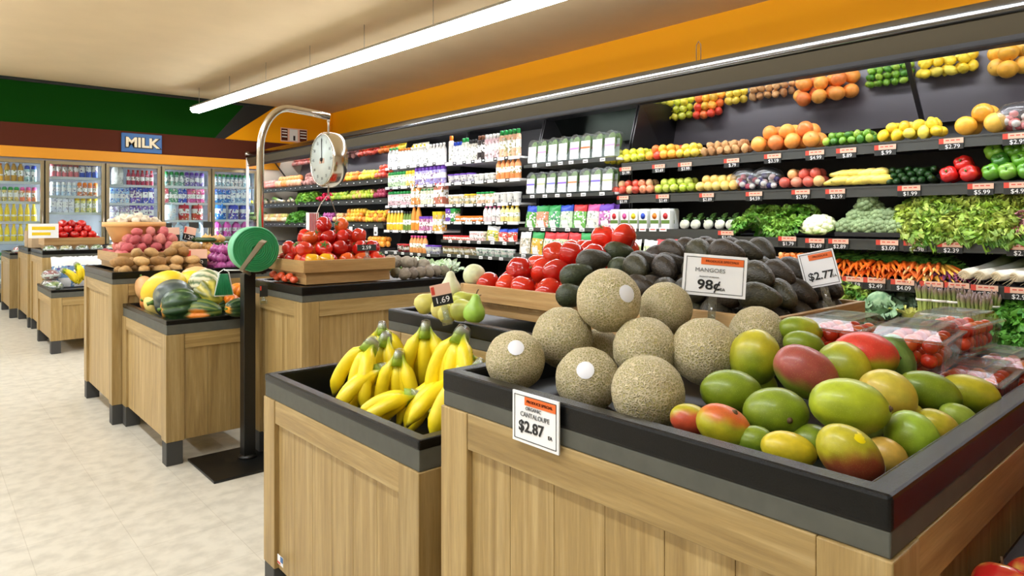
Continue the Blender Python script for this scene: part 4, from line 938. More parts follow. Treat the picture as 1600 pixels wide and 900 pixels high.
for i, (px, py, x_) in enumerate(((1562,505,4.45),(1592,500,4.5),(1625,505,4.5),(1570,545,4.32),(1602,548,4.32),(1580,478,4.62),(1612,476,4.66))):
    one('spinach_bunch', SPI[i % 2], at_x(px,py,x_)-Vector((0,0,.04)), (0,-.5,i), 'dark green spinach bunch on the bottom deck, %s' % ['front left','front middle','front right','lowest left','lowest right','back left','back right'][i], 'spinach', None)
# white salad bags partly hidden behind the avocados on shelf four
goods([('bag','cap_pink',(240,214,226),'white and magenta',1),('bag',W_,(190,200,150),'pale green',2),('bag','cap_red',(236,230,232),'white and red',1.4)], y_on(928,4.56), y_on(1078,4.56), top4+.001+.031, 'behind the avocado heap', 4.50, hmul=.8)
for i, px in enumerate((1128,1146)): 
    kk = MB(); kk.ball(.13,.09,.05,14,10,(0,0,.05),f=lambda u: 1+.08*nz(u,3,px)); kk.build('white_vegetable_bag', ['white_plastic'], None, (4.62,y_on(px,4.62),top4+.02)); 
    tag(bpy.data.objects['white_vegetable_bag' if i == 0 else 'white_vegetable_bag.001'], 'plain white bag on the fourth shelf above the avocado heap, %s' % ['left one','right one'][i], 'bag')
# ------------------------------------------------------------------ far produce (E)
(e1,ex1),(e2,ex2),(e3,ex3),(e4,ex4) = SH['E']
def ep_(name, cat, me, r, a, b_, row, cols, what, **kw):
    z, x = SH['E'][row]; shelf_pile(name, cat, me, r, a, b_, z, x, cols, '%s on the %s shelf of the far case' % (what, ['top','second','third','fourth'][row]), **kw)
ep_('orange','orange',ORG,.045,386,398,0,[s3(246,120,50)],'orange-red fruit')
ep_('peach','peach',PEACH,.045,399,430,0,[s3(240,170,160),s3(236,140,130)],'pink peach')
ep_('melon','melon',GRF,.058,432,470,0,[s3(244,180,140),s3(246,150,80)],'pale orange melon',depth=1)
ep_('potato','potato',POT[0],.045,472,500,0,[s3(150,100,90),s3(180,130,120)],'brown-pink potato',layers=3)
ep_('tomato','tomato',TOM,.044,502,530,0,[s3(230,90,70)],'pale red tomato')
ep_('orange','orange',ORG,.043,532,560,0,[s3(244,130,50),s3(240,200,60)],'orange')
ep_('lemon','lemon',LEM,.043,561,585,0,[s3(240,220,70)],'yellow lemon')
ep_('red_apple','apple',A_,.043,586,603,0,[s3(216,70,50),s3(230,100,70)],'red apple',layers=3)
ep_('lemon','lemon',LEM,.04,386,398,1,[s3(244,214,60)],'yellow lemon')
for i, px in enumerate(range(402,460,7)): one('leek', LEEK, (ex2+.0, y_on(px,ex2), e2+.035), (0,-.1,uni(-.5,.5)+1.2), 'white and green leek on the far second shelf, %s from the left' % (PL+['ninth'])[i], 'leek', None)
for i, px in enumerate((465,476,486)): one('celery', GRN[i % 2], (ex2+.09, y_on(px,ex2), e2+.05), (0,-.7,i), 'light green leafy bunch left of the far radishes, %s' % ['left','middle','right'][i], 'vegetable', None, (1.2,1.2,.8), 1.05)
RDS = fmesh('rads', lambda: m_radish(2))
for i, (px, dz_) in enumerate(((494,0),(503,0),(512,0),(498,.06),(507,.06),(514,.06))): one('radish_bunch', RDS, (ex2+.05+dz_, y_on(px,ex2), e2+.03+dz_), (0,0,i), 'bunch of bright red radishes in the far case, %s' % ['lower left','lower middle','lower right','upper left','upper middle','upper right'][i], 'radishes', None, (1,1,1), 1.3)
ep_('pear','pear',fmesh('pearS', lambda: m_pear(.034)),.038,517,542,1,[s3(190,206,70),s3(150,186,60)],'green pear')
ep_('green_apple','apple',A_,.042,543,584,1,[s3(206,216,80),s3(180,206,60),s3(240,190,120)],'yellow-green apple')
ep_('red_onion','onion',fmesh('ronS', lambda: m_onion(.042)),.04,585,603,1,[s3(255,200,160)],'red onion',rot='up')
ep_('artichoke','artichoke',BRO[0],.05,386,404,2,[(1,1,.7)],'green artichoke',rot='up')
ep_('turnip','turnip',PEACH,.044,406,448,2,[s3(240,226,190),s3(236,190,130),s3(220,210,120)],'cream turnip')
for i, px in enumerate((452,461)): one('kale_bunch', SPI[i], (ex3+.1, y_on(px,ex3), e3+.06), (0,-.7,i), 'dark leafy bunch on the third far shelf, %s' % ['left','right'][i], 'vegetable', None)
ep_('zucchini','zucchini',CUC,.024,466,500,2,[(2.0,2.0,2.2),(1.6,1.9,1.7)],'pale green zucchini',rot=(0,0,1.2),layers=3,depth=1,x0=ex3+.12)
ep_('red_onion','onion',fmesh('ronS', None),.042,501,520,2,[(1,1,1)],'purple onion',rot='up')
ep_('peach','peach',PEACH,.042,521,536,2,[s3(244,190,130)],'peach')
ep_('orange','orange',ORG,.043,537,566,2,[s3(246,150,40),s3(240,196,60)],'orange',layers=3)
ep_('mango','mango',KIWI,.036,567,602,2,[s3(240,206,60),s3(238,150,60)],'yellow mango',layers=3)
ep_('sweet_potato','potato',POT[1],.04,466,530,3,[s3(226,170,160),s3(230,196,180)],'pink sweet potato')
ep_('orange','orange',ORG,.043,570,600,3,[s3(246,160,50)],'small orange')
SCA = fmesh('scal', lambda: m_leafhead(14,.16,s3(246,250,236),s3(200,226,170),ruf=.006,seed=41,spread=.5,width=.2,rib=s3(252,252,246)))
for i in range(9):
    px = 640+i*8
    one('scallion_bunch', SCA, (4.42+.06*(i%2), y_on(px,4.42), .60), (0,-.4,i), 'white scallion bunch on the bottom deck past the crates, %s from the left' % (PL+['ninth'])[i], 'scallions', None, (1,1,1), 1.15)
for i, px in enumerate((615,628)): one('celery', GRN[i], (4.4, y_on(px,4.4), .60), (0,-.3,i), 'light green bunch left of the white scallions, %s' % ['left','right'][i], 'vegetable', None, (1.3,1.3,.6))
for nm_, a, b_ in (('A',6.43,7.70),('B',5.12,6.38)):
    k = MB(); k.box(0,.7,-(b_-a)/2,(b_-a)/2,0,.11); o = k.build('display_step', ['tray_black'], None, (4.30,(a+b_)/2,.42), .004); tag(o, 'low black display step under the %s case' % {'A':'juice','B':'dressings'}[nm_], 'display step')
# ------------------------------------------------------------------ price tags on the rails
def ptag(px, y_, xf, price, where, w=.13, orange=True):
    where = 'below the '+where if not where.startswith('under') else where
    p = at_x(px, y_, xf-.016)
    r = empty('price_tag', p, -PI/2, 'orange price tag reading %s on the rail %s' % (price, where), 'price tag')
    k = MB(); k.box(-w/2,-w/2+.026,-.002,0,-.016,.016,0); k.box(-w/2+.026,w/2,-.002,0,-.016,.016,1)
    for i in range(3): k.box(-w/2+.036+i*.028,-w/2+.056+i*.028,-.0025,-.002,.000,.006,2)
    part(k, 'card', ['card_red','card_peach','card_red'], r)
    part(MB().box(-w/2,w/2,-.002,0,-.052,-.017,0), 'price_strip', ['tag_black'], r)
    lettering('$'+price, .036, 'chalk_white', r, (.008,-.003,-.036), (PI/2,0,0), 1.0)
T1 = [(977,262,'1.99'),(1029,258,'3.69'),(1070,255,'3.99'),(1143,249,'.79'),(1207,242,'3.59'),(1273,236.5,'4.99'),(1322,233,'.89'),(1383,228,'.99'),(1486,218,'2.79'),(1588,210,'2.99')]
for (px, y_, pr_), w_ in zip(T1, ['yellow-green apples', 'mixed peaches', 'golden apples', 'kiwi fruit', 'grapefruit', 'right-hand grapefruit', 'limes', 'lemons', 'large golden oranges', 'bag of pink fruit']): ptag(px, y_+2, x1, pr_, w_)
T2 = [(973,309,'3.19'),(1035,307,'3.49'),(1104,305,'2.89'),(1178,303,'4.59'),(1251,300,'2.99'),(1305,299,'2.59'),(1420,294,'1.99'),(1532,291,'5.99'),(1590,289,'4.99')]
for (px, y_, pr_), w_ in zip(T2, ['pink-red apples', 'green apples', 'pale yellow peaches', 'bagged plums', 'rosy nectarines', 'yellow summer squash', 'cucumbers', 'red bell peppers', 'green bell peppers']): ptag(px, y_, x2, pr_, w_)
T3 = [(1230,372,'1.79'),(1273,375,'2.69'),(1310,376,'2.89'),(1386,378,'3.09'),(1430,379,'2.98'),(1484,381,'2.39'),(1595,385,'2.79')]
for (px, y_, pr_), w_ in zip(T3, ['leafy herbs', 'cauliflower', "broccoli's left end", "broccoli's right end", "left side of the lettuce", "middle of the lettuce", 'red frilly lettuce']): ptag(px, y_+1, x3, pr_, w_)
T4 = [(1332,436,'1.59'),(1366,438,'2.49'),(1410,441,'4.09'),(1456,444,'2.89'),(1494,446,'3.99'),(1538,450,'2.29'),(1592,454,'2.99')]
for (px, y_, pr_), w_ in zip(T4, ['leftmost carrot bunches', 'middle carrot bunches', 'rightmost orange carrots', 'rainbow carrots', 'dark purple roots', 'second leek', 'fourth leek']): ptag(px, y_, x4, pr_, w_)
ptag(1134, 364, 4.60, '1.69', 'under the white onions')
# tiny pink tags under the carrot packs and white/black tags on the other rails
TGM = {}
def small_tag(kind):
    if kind not in TGM:
        k = MB()
        if kind == 'pink': k.box(-.003,0,-.035,.035,-.016,.016,0); k.box(-.004,-.003,-.025,.025,-.004,.004,1)
        if kind == 'white': k.box(-.003,0,-.03,.03,-.015,.015,0); k.box(-.004,-.003,-.02,.02,-.006,.0,2)
        if kind == 'black': k.box(-.003,0,-.03,.03,-.018,.018,2); k.box(-.004,-.003,-.022,.012,-.004,.010,0)
        TGM[kind] = k.mesh('shelf_tag', ['card_white','card_red','tag_black'])
    return TGM[kind]
for i, px in enumerate((958,972,989,1004,1020,1036)):
    p = at_x(px, 358.5, 4.585); tag(place('shelf_tag', small_tag('pink'), p), 'tiny white tag with a red line, %s under the vegetable packs' % PL[i], 'price tag')
for nm_, a, b_ in MODS:
    if nm_ == 'D': continue
    for li, (z, xf) in enumerate(SH[nm_]):
        n = 6 if nm_ != 'E' else 22
        for i in range(n):
            yy = a+.08+(b_-a-.16)*(i+.5)/n+uni(-.03,.03)
            lb = 'small %s tag on the %s rail from the top, %s case' % ('black' if nm_ in 'E' or z > 1.05 else 'white', PL[li], {'A':'juice','B':'dressings','C':'salad','E':'far produce'}[nm_])
            kind = 'black' if (nm_ == 'E' or (nm_ in 'AB' and z > 1.05)) else 'white'
            lb = lb.replace('black' if kind == 'white' else 'zzz', 'white') if kind == 'white' else lb
            tag(place('shelf_tag', small_tag(kind), (xf-.008, yy, z-(.035 if nm_ == 'E' else .016))), lb, 'price tag', lb)
# ================================================================== display cabinets
def cabinet(name, label, x0, x1, y0, y1, zr, tray=.05, front_sides=('x-','y-'), zw=.116, cat='display cabinet', sides=('x-','y-','x+','y+')):
    lip = .042 if zr > .85 else .024
    cx, cy = (x0+x1)/2, (y0+y1)/2; a, b_ = (x1-x0)/2, (y1-y0)/2
    r = empty(name, (cx,cy,0), 0, label, cat)
    ov = -.002
    for sx in (-1,1):
        for sy in (-1,1):
            fx = sx*(a-ov-.04); fy = sy*(b_-ov-.04)
            part(MB().box(fx-.038,fx+.038,fy-.038,fy+.038,0,zw), 'foot', ['foot_grey'], r, bevel=.003)
    xa, ya = a-ov, b_-ov; zt = zr-.072; pw = .085
    for sx in (-1,1):
        for sy in (-1,1):
            X = sorted((sx*xa, sx*(xa-pw))); Y = sorted((sy*ya, sy*(ya-pw)))
            q_ = .03; P_ = [(sx*xa,sy*ya),(sx*(xa-pw),sy*ya),(sx*(xa-pw),sy*(ya-q_)),(sx*(xa-q_),sy*(ya-q_)),(sx*(xa-q_),sy*(ya-pw)),(sx*xa,sy*(ya-pw))]
            if sx*sy < 0: P_ = P_[::-1]
            part(MB().prism(P_,'z',zw,zt), 'post', ['oak_z'], r, bevel=.002)
    for s_ in sides:
        k = MB(); kp = MB()
        if s_[0] == 'x':
            sg_ = -1 if s_[1] == '-' else 1; X = sorted((sg_*(xa-.002), sg_*(xa-.03))); k.box(X[0],X[1],-ya+pw+.001,ya-pw-.001,zt-.07,zt); mt = 'oak_y'
            n = max(2, round((2*ya-2*pw)/.12)); st = (2*ya-2*pw)/n
            X2 = sorted((sg_*(xa-.014), sg_*(xa-.028)))
            for i in range(n): kp.box(X2[0],X2[1],-ya+pw+i*st+.0005,-ya+pw+(i+1)*st-.0005,zw,zt-.0705)
            X3 = sorted((sg_*(xa-.026), sg_*(xa-.03))); kp.box(X3[0],X3[1],-ya+pw,ya-pw,zw,zt-.0705)
        else:
            sg_ = -1 if s_[1] == '-' else 1; Y = sorted((sg_*(ya-.002), sg_*(ya-.03))); k.box(-xa+pw+.001,xa-pw-.001,Y[0],Y[1],zt-.07,zt); mt = 'oak_x'
            n = max(2, round((2*xa-2*pw)/.12)); st = (2*xa-2*pw)/n
            Y2 = sorted((sg_*(ya-.014), sg_*(ya-.028)))
            for i in range(n): kp.box(-xa+pw+i*st+.0005,-xa+pw+(i+1)*st-.0005,Y2[0],Y2[1],zw,zt-.0705)
            Y3 = sorted((sg_*(ya-.026), sg_*(ya-.03))); kp.box(-xa+pw,xa-pw,Y3[0],Y3[1],zw,zt-.0705)
        part(k, 'top_rail', [mt], r, bevel=.0015); part(kp, 'side_panel', ['oak_z'], r, bevel=.0008)
    part(MB().box(-xa+.03,xa-.03,-ya+.03,ya-.03,zw,zw+.02), 'bottom_board', ['oak_x'], r)
    part(MB().ring(-a+.002,a-.002,-b_+.002,b_-.002,.03,zr-.0715,zr-lip+.001), 'skirt', ['grey_skirt'], r, bevel=.002)
    part(MB().ring(-a,a,-b_,b_,.034,zr-lip,zr), 'rim', ['black_rim'], r, bevel=.005)
    k = MB(); k.box(-a+.03,a-.03,-b_+.03,b_-.03,zr-tray-.012,zr-tray); k.ring(-a+.03,a-.03,-b_+.03,b_-.03,.006,zr-tray,zr-.004)
    part(k, 'tray', ['tray_black'], r)
    return r
ZT, ZL = .896, .712
BX0, BX1, BY0, BY1 = .805, 1.93, .278, 1.125
bc = cabinet('produce_cabinet', 'big tall oak cabinet in the foreground holding cantaloupes and mangoes', BX0, BX1, BY0, BY1, ZT, tray=.052)
ban_cab = cabinet('produce_cabinet', 'low oak cabinet full of bananas left of the cantaloupes', .835, 1.205, 1.255, 2.14, ZL, tray=.10)
cabinet('produce_cabinet', 'tall oak cabinet with pears and the tomato crate behind the bananas', 1.222, 1.93, 1.135, 2.03, ZT, tray=.03)
cabinet('produce_cabinet', 'tall oak cabinet with the red tomato crate beside the hanging scale', 1.322, 2.20, 2.945, 3.53, ZT, tray=.01)
cabinet('produce_cabinet', 'low oak cabinet of winter squash left of the scale post', .912, 1.42, 3.572, 4.50, ZL, tray=.05)
cabinet('produce_cabinet', 'tall oak cabinet of potatoes, garlic and onions behind the squash', .86, 1.95, 4.512, 5.38, ZT, tray=.03)
cabinet('produce_cabinet', 'small low oak stand with bananas and wrapped trays past the potatoes', .905, 1.5, 7.27, 8.20, .574, tray=.05)
cabinet('produce_cabinet', 'tall oak cabinet of red tomatoes past the small banana stand', .955, 1.95, 8.25, 9.19, ZT, tray=.02)
cabinet('produce_cabinet', 'tall oak cabinet with brown boxes, second from the far end', .935, 1.95, 9.24, 10.2, ZT, tray=.02)
cabinet('produce_cabinet', 'furthest oak cabinet at the end of the row near the coolers', .86, 1.9, 10.3, 11.4, .80, tray=.02)
cabinet('produce_cabinet', 'low oak cabinet of red apples at the right end of the mango cabinet', 1.02, 1.93, -.55, .262, ZL, tray=.05)
# small flag sticker on the banana cabinet
o = MB().box(-.0005,.0005,-.02,.02,-.014,.014,0).box(-.001,-.0004,-.02,-.002,-.003,.014,1).box(-.001,-.0004,-.002,.02,-.012,-.006,2).build('sticker', ['sticker_white','sign_blue','card_red'], ban_cab, at_x(438,876,.8303)-Vector(ban_cab.location)); o['label'] = 'tiny blue, white and red sticker'
# ------------------------------------------------------------------ wooden crates
def crate(label, x0, x1, y0, y1, z0, z1, split=.52, cat='crate', name='wooden_crate', dividers=(), inset=.02):
    cx, cy = (x0+x1)/2, (y0+y1)/2; a, b_ = (x1-x0)/2, (y1-y0)/2; zm = z0+(z1-z0)*split
    r = empty(name, (cx,cy,z0), 0, label, cat); h_ = z1-z0; hm = zm-z0; t_ = .014
    def frame(a, b_, za, zb, nm):
        for sy in (-1,1): part(MB().box(-a,a,*sorted((sy*b_, sy*(b_-t_))),za,zb), nm, ['crate_x'], r, bevel=.0015)
        for sx in (-1,1): part(MB().box(*sorted((sx*a, sx*(a-t_))),-b_+t_+.0005,b_-t_-.0005,za,zb), nm, ['crate_y'], r, bevel=.0015)
    frame(a, b_, hm+.002, h_, 'side_board')
    frame(a-inset, b_-inset, .0, hm-.002, 'plinth_board')
    part(MB().box(-a+t_,a-t_,-b_+t_,b_-t_,hm-.008,hm+.008), 'bottom', ['crate_x'], r)
    for yy in dividers: part(MB().box(-a+t_,a-t_,yy-cy-.007,yy-cy+.007,hm,h_-.004), 'divider', ['crate_x'], r)
    return r, zm+.008
CR1, zc1 = crate('long light wooden crate of tomatoes and avocados behind the cantaloupes', 1.362, 1.842, .70, 1.80, .897, .992, dividers=(1.285,), split=.42)
CR2, zc2 = crate('two-tier light wooden crate heaped with red tomatoes beside the scale', 1.356, 1.85, 3.0, 3.42, .897, 1.012, split=.48)
def heap(name, cat, meshes, x0, x1, y0, y1, z, dx, dy, dzv, counts, cols, label, rotf, jit=.12, tagf=None, r=None):
    """counts = [(nx, ny)] per layer, centred or shifted"""
    r = r or dzv*.6
    for l, lay in enumerate(counts):
        nx, ny = lay[0], lay[1]; ox, oy = (lay[2], lay[3]) if len(lay) > 2 else (0, 0)
        for i in range(nx):
            for j in range(ny):
                cx, cy = (x0+x1)/2+ox, (y0+y1)/2+oy
                sx = min(dx, (x1-x0-2*r)/max(1, nx-1)) if nx > 1 else 0; sy = min(dy, (y1-y0-2*r)/max(1, ny-1)) if ny > 1 else 0
                p = (cx+(i-(nx-1)/2)*sx+uni(-1,1)*jit*dx, cy+(j-(ny-1)/2)*sy+uni(-1,1)*jit*dy, z+r+l*dzv+uni(-.05,.05)*dzv)
                c_ = RND.choice(cols)
                lb = label + ', ' + (['lowest layer','second layer','third layer','fourth layer','fifth layer'][l])
                lb2 = lb + ' ' + ('nearest the aisle' if i == 0 else ('on the far side' if i == nx-1 and nx > 2 else 'in the middle'))
                o = one(name, meshes[(i+j+l) % len(meshes)], p, rotf(), lb2, cat, lb2, c_, uni(.94,1.05))
                if tagf: tagf(o, l, i, j)
# tomatoes in the near crate
TOM2 = fmesh('tomato2', lambda: m_round(.043,.84,.12,'glossy_skin',lob=5,seg=22,rings=14,rough=.04,key=2))
CAL = fmesh('calyx', lambda: (lambda k: (k.tube([(0,0,0),(0,0,.008)],.0018,5), [ (lambda a: k.face([k.vert((0,0,.001)), k.vert((.009*math.cos(a-.25),.009*math.sin(a-.25),.004)), k.vert((.02*math.cos(a),.02*math.sin(a),.001)), k.vert((.009*math.cos(a+.25),.009*math.sin(a+.25),.004))]))(2*PI*q/5) for q in range(5)], k.mesh('calyx',['calyx']))[2])(MB()))
def tomtag(o, l, i, j):
    if RND.random() < .3: place('calyx', CAL, (0,0,.0335), (0,0,uni(0,6)), 1, o)
def tr(): return (uni(-1.3,1.3), uni(-1.3,1.3), uni(0,6.28))
heap('red_tomato','tomato',[TOM2],1.375,1.83,1.30,1.785,zc1,.090,.088,.054,[(5,5),(4,4,.02,-.03),(3,3,.03,-.08),(1,2,.05,-.15)],[s3(214,44,24),s3(196,30,20),s3(222,60,30)],'red tomato in the near wooden crate',tr,tagf=tomtag,r=.042)
# avocados
AVO = fmesh('avocado', m_avocado)
def avo(px, py, d, a, label, sc=1, lean=0, col=(42,42,34), st=False):
    o = one('avocado', AVO, at_depth(px,py,d), orient(a,lean,0), label, 'avocado', None, s3(*col), sc)
    if st: place('sticker', fmesh('stk', lambda: MB().lathe([(.0,0),(.011,.0),(.011,.0006),(0,.0007)],14).mesh('sticker',['sticker_white'])), (0,.0,.037), None, 1, o)
    return o
def avr(): return (uni(-.3,.3), uni(.05,.45), -PI/2+uni(-.55,.35))
AC = [s3(52,48,34), s3(46,38,28), s3(60,58,38), s3(56,46,34)]
heap('avocado','avocado',[AVO],1.375,1.83,.715,1.275,zc1,.086,.088,.046,[(5,6),(5,6,.01,0),(4,5,.03,0),(3,3,.06,.03)],AC,'dark avocado in the avocado heap',avr,r=.034)
GA = (58,66,42)
avo(899,430,1.93,20,'dark green avocado resting against the tomatoes, leftmost of the heap',1.05,0,GA)
avo(893,462,1.86,0,'dark green avocado low in the crate just left of the top cantaloupe',1.0,0,GA)
avo(926,408,1.98,10,'large round avocado at the upper left of the heap beside the top tomato',1.12,0,(60,58,46))
avo(972,418,1.95,5,'green-tinged avocado just above the top cantaloupe',.95,0,GA)
avo(1006,413,1.90,-10,'brown-black avocado to the right above the top cantaloupe',1.12,0,(58,52,44))
avo(1048,416,1.84,0,'big dark avocado left of the mango price sign',1.15,0,(56,50,42))
avo(965,394,2.06,0,'long dark avocado at the back of the heap, left part',1.0,0,GA)
avo(1028,398,2.02,30,'small dark avocado at the back just left of the price sign',.95,0,(60,50,44))
avo(1022,448,1.80,0,'dark avocado between the top cantaloupe and the price sign',.95,0,(52,46,40))
# ------------------------------------------------------------------ cantaloupes
def f_can(u): return 1+.012*math.cos(10*ang(u))*math.sqrt(max(0,1-u.z*u.z)) - .03*math.exp(-(1-u.z)/.02) - .02*math.exp(-(1+u.z)/.03)
CAN = fmesh('cantaloupe', lambda: MB().ball(1,1,1.0,40,26,f=f_can).mesh('cantaloupe',['cantaloupe_rind']))
def cap_mesh(half, mat, lift=1.015):
    k = MB(); n = 16
    for i in range(5):
        th = half*max(.02, i/4)
        for j in range(n):
            a = 2*PI*j/n; k.vert((lift*math.sin(th)*math.cos(a), lift*math.sin(th)*math.sin(a), lift*math.cos(th)))
    for i in range(4):
        for j in range(n): k.face((i*n+j, (i+1)*n+j, (i+1)*n+(j+1)%n, i*n+(j+1)%n), 0, True)
    k.face([4*n+j for j in range(n)][::-1] if 0 else [j for j in range(n)], 0, True)
    return k.mesh('sticker', [mat])
STK = cap_mesh(.27, 'sticker_white', 1.014)
MEL = [ # px, py, r_px, depth, sticker (dx, dy in radii) , label
 (805,563,47,1.38,(.02,.55),'cantaloupe with a white oval sticker at the left end of the cabinet'),
 (918,593,51,1.29,(-.15,.45),'cantaloupe with a round white sticker in the front row above its price card'),
 (1012,613,58,1.16,None,'front cantaloupe closest to the camera, without sticker'),
 (879,527,48,1.455,None,'cantaloupe left of the top one, above the two stickered ones'),
 (951,469,51,1.43,(.4,.28),'topmost cantaloupe with a big white sticker'),
 (1040,482,42,1.50,None,'strongly netted cantaloupe behind and right of the topmost one'),
 (1008,546,51,1.36,None,'middle cantaloupe below the topmost one'),
 (1101,549,53,1.33,None,'large smooth-netted cantaloupe just left of the mangoes'),
 (1183,521,43,1.42,None,'cantaloupe half hidden behind the mangoes below the mango price sign'),
 (935,553,40,1.50,None,'shaded cantaloupe deep in the middle of the pile')]
for i, (px, py, rp, d, stc, lb) in enumerate(MEL):
    r_ = rp*d/FP*.985
    p = at_depth(px, py, d)
    e = Vector(((.3,-.9,.25),(-.2,-.6,.7),(.6,-.5,.1),(-.5,-.75,-.35),(.2,.8,.5),(.3,-.5,.8),(.1,-.9,-.2),(-.4,-.8,-.45),(.5,.4,.7),(0,.3,1))[i]).normalized()
    o = empty('cantaloupe', p, 0, lb, 'melon')
    o.rotation_euler = (0,0,0)
    b_ = place('rind', CAN, (0,0,0), e.to_track_quat('Z','Y').to_euler(), r_, o)
    k = fmesh('scar', lambda: MB().lathe([(.02,.955),(.10,.975),(.12,.968),(.13,.95)],16).mesh('scar',['stem_brown']))
    if stc:
        to = (Vector((0,0,H))-p).normalized(); rr = to.cross(UP).normalized()*-1; uu = rr.cross(to).normalized()*1
        v_ = RV*stc[0] + UP*stc[1]; dpt = math.sqrt(max(.1, 1-stc[0]**2-stc[1]**2)); n_ = (v_ - FV*dpt*.9).normalized()
        place('sticker', STK, (0,0,0), n_.to_track_quat('Z','Y').to_euler(), r_, o)
# ------------------------------------------------------------------ mangoes
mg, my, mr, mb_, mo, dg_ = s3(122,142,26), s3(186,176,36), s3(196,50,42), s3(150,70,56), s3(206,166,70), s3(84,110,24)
def mango_mesh(cA, cB, dr, blush=None, bd=None, bt=.2, key=0):
    """cA -> cB along direction dr, blush colour where the surface faces bd"""
    k = MB(); dr = Vector(dr).normalized(); bd = Vector(bd).normalized() if bd else None
    def f(u): return (1+.05*u.y*(1-u.x)*.6-.035*sst(.5,1,u.x)*abs(u.y)+.025*nz(u,1.6,key)) * (1-.05*math.exp(-(1+u.x)/.03))
    def cf(u):
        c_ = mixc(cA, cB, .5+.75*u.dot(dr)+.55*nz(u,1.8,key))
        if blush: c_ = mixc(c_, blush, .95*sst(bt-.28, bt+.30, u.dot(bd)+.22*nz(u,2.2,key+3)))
        return c_
    M = Matrix.Rotation(-PI/2,4,'Y')
    k.ball(1,1,1,30,20,f=f,colf=cf)
    return k.mesh('mango', ['mango_skin'])
NUB = fmesh('nub', lambda: MB().lathe([(.10,-.02),(.085,.03),(.05,.035),(.045,.07),(.01,.075)],10).mesh('stem',['stem_brown']))
MG = [ # px,py,rx,ry,depth,angle, cA,cB,dir, blush,bdir,bt, stem(dir in local), label
 (1180,558,45,38,1.27,80,mg,my,(1,0,0),None,None,0,None,'yellow-green upright mango resting on the cantaloupes, leftmost of the upper row'),
 (1142,613,48,34,1.16,0,mg,mg,(1,0,0),None,None,0,None,'plain green mango just right of the front cantaloupe'),
 (1212,646,50,39,1.06,5,dg_,mg,(0,1,.2),None,None,0,(.12,.0,1),'green mango with its dark stem end facing the aisle'),
 (1259,583,53,39,1.15,-30,s3(120,140,50),mg,(1,-.5,0),s3(164,70,66),(-.45,.85,.35),-.05,None,'mango with a big rose-red top half in the middle of the pile'),
 (1316,576,42,40,1.20,-60,mg,my,(0,1,0),None,None,0,None,'yellow-green mango between the two red-topped mangoes'),
 (1352,557,50,37,1.22,-5,mg,my,(0,-1,0),s3(214,50,44),(-.1,1,.15),.12,(.98,.1,.2),'brightest red-topped mango at the top of the pile'),
 (1400,562,42,26,1.26,-70,s3(92,128,50),s3(120,146,70),(0,1,0),None,None,0,None,'green mango tucked behind the brightest red-topped one'),
 (1250,517,35,22,1.38,-5,mg,my,(1,0,0),None,None,0,None,'yellow-green mango at the very back beside the avocado crate'),
 (1256,540,33,22,1.32,-10,mg,mg,(1,0,0),None,None,0,None,'small green mango in front of the rearmost one'),
 (1327,636,62,43,1.00,-8,mg,s3(176,190,40),(0,1,.3),None,None,0,(.82,.25,.55),'largest light green mango in the centre front'),
 (1386,618,45,38,1.09,-25,mo,s3(200,184,60),(0,1,0),None,None,0,None,'yellow-orange mango right of the largest green one'),
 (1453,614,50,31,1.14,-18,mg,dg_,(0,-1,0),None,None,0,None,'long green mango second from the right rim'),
 (1515,617,47,30,1.18,-12,my,mg,(0,-1,0),None,None,0,None,'yellow-green mango furthest right beside the tomato packs'),
 (1424,684,42,38,1.00,-50,mg,s3(150,180,50),(0,1,0),None,None,0,None,'green mango near the right rim below the yellow ones'),
 (1464,668,36,26,1.06,-25,my,mo,(1,0,0),None,None,0,None,'half-hidden yellow mango against the right rim'),
 (1500,656,34,22,1.10,-30,s3(150,170,60),mg,(1,0,0),None,None,0,None,'pale green mango wedged against the right rim'),
 (1327,712,56,41,.905,-40,mg,my,(-1,.5,0),s3(150,62,44),(.75,-.55,.3),.02,(.1,.1,-1),'front mango with a yellow sticker and brown-red end'),
 (1384,714,34,28,.97,-30,s3(190,160,70),mo,(0,1,0),None,None,0,None,'tan-yellow mango behind the stickered front mango'),
 (1232,704,44,28,.95,-12,my,s3(214,190,40),(0,1,0),None,None,0,None,'yellow mango low against the front rim'),
 (1131,668,46,33,1.02,-25,my,mg,(1,0,0),s3(206,90,40),(-.2,1,0),.42,(.0,.95,.4),'yellow mango with an orange-red shoulder and a small stem, front left'),
 (1078,656,32,24,1.06,-10,mo,my,(0,1,0),s3(200,70,50),(0,-.6,.6),.0,None,'small red-orange mango beside the front cantaloupe'),
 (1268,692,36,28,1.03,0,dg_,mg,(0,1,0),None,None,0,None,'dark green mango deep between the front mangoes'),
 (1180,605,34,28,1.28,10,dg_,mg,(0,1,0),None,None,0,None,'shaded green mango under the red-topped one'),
 (1345,665,36,26,1.10,0,s3(170,180,90),mg,(0,1,0),None,None,0,None,'pale mango under the largest green one'),
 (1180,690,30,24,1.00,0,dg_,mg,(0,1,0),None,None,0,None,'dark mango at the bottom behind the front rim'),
 (1410,655,38,28,1.10,0,mg,my,(0,1,0),None,None,0,None,'green mango under the yellow-orange one')]
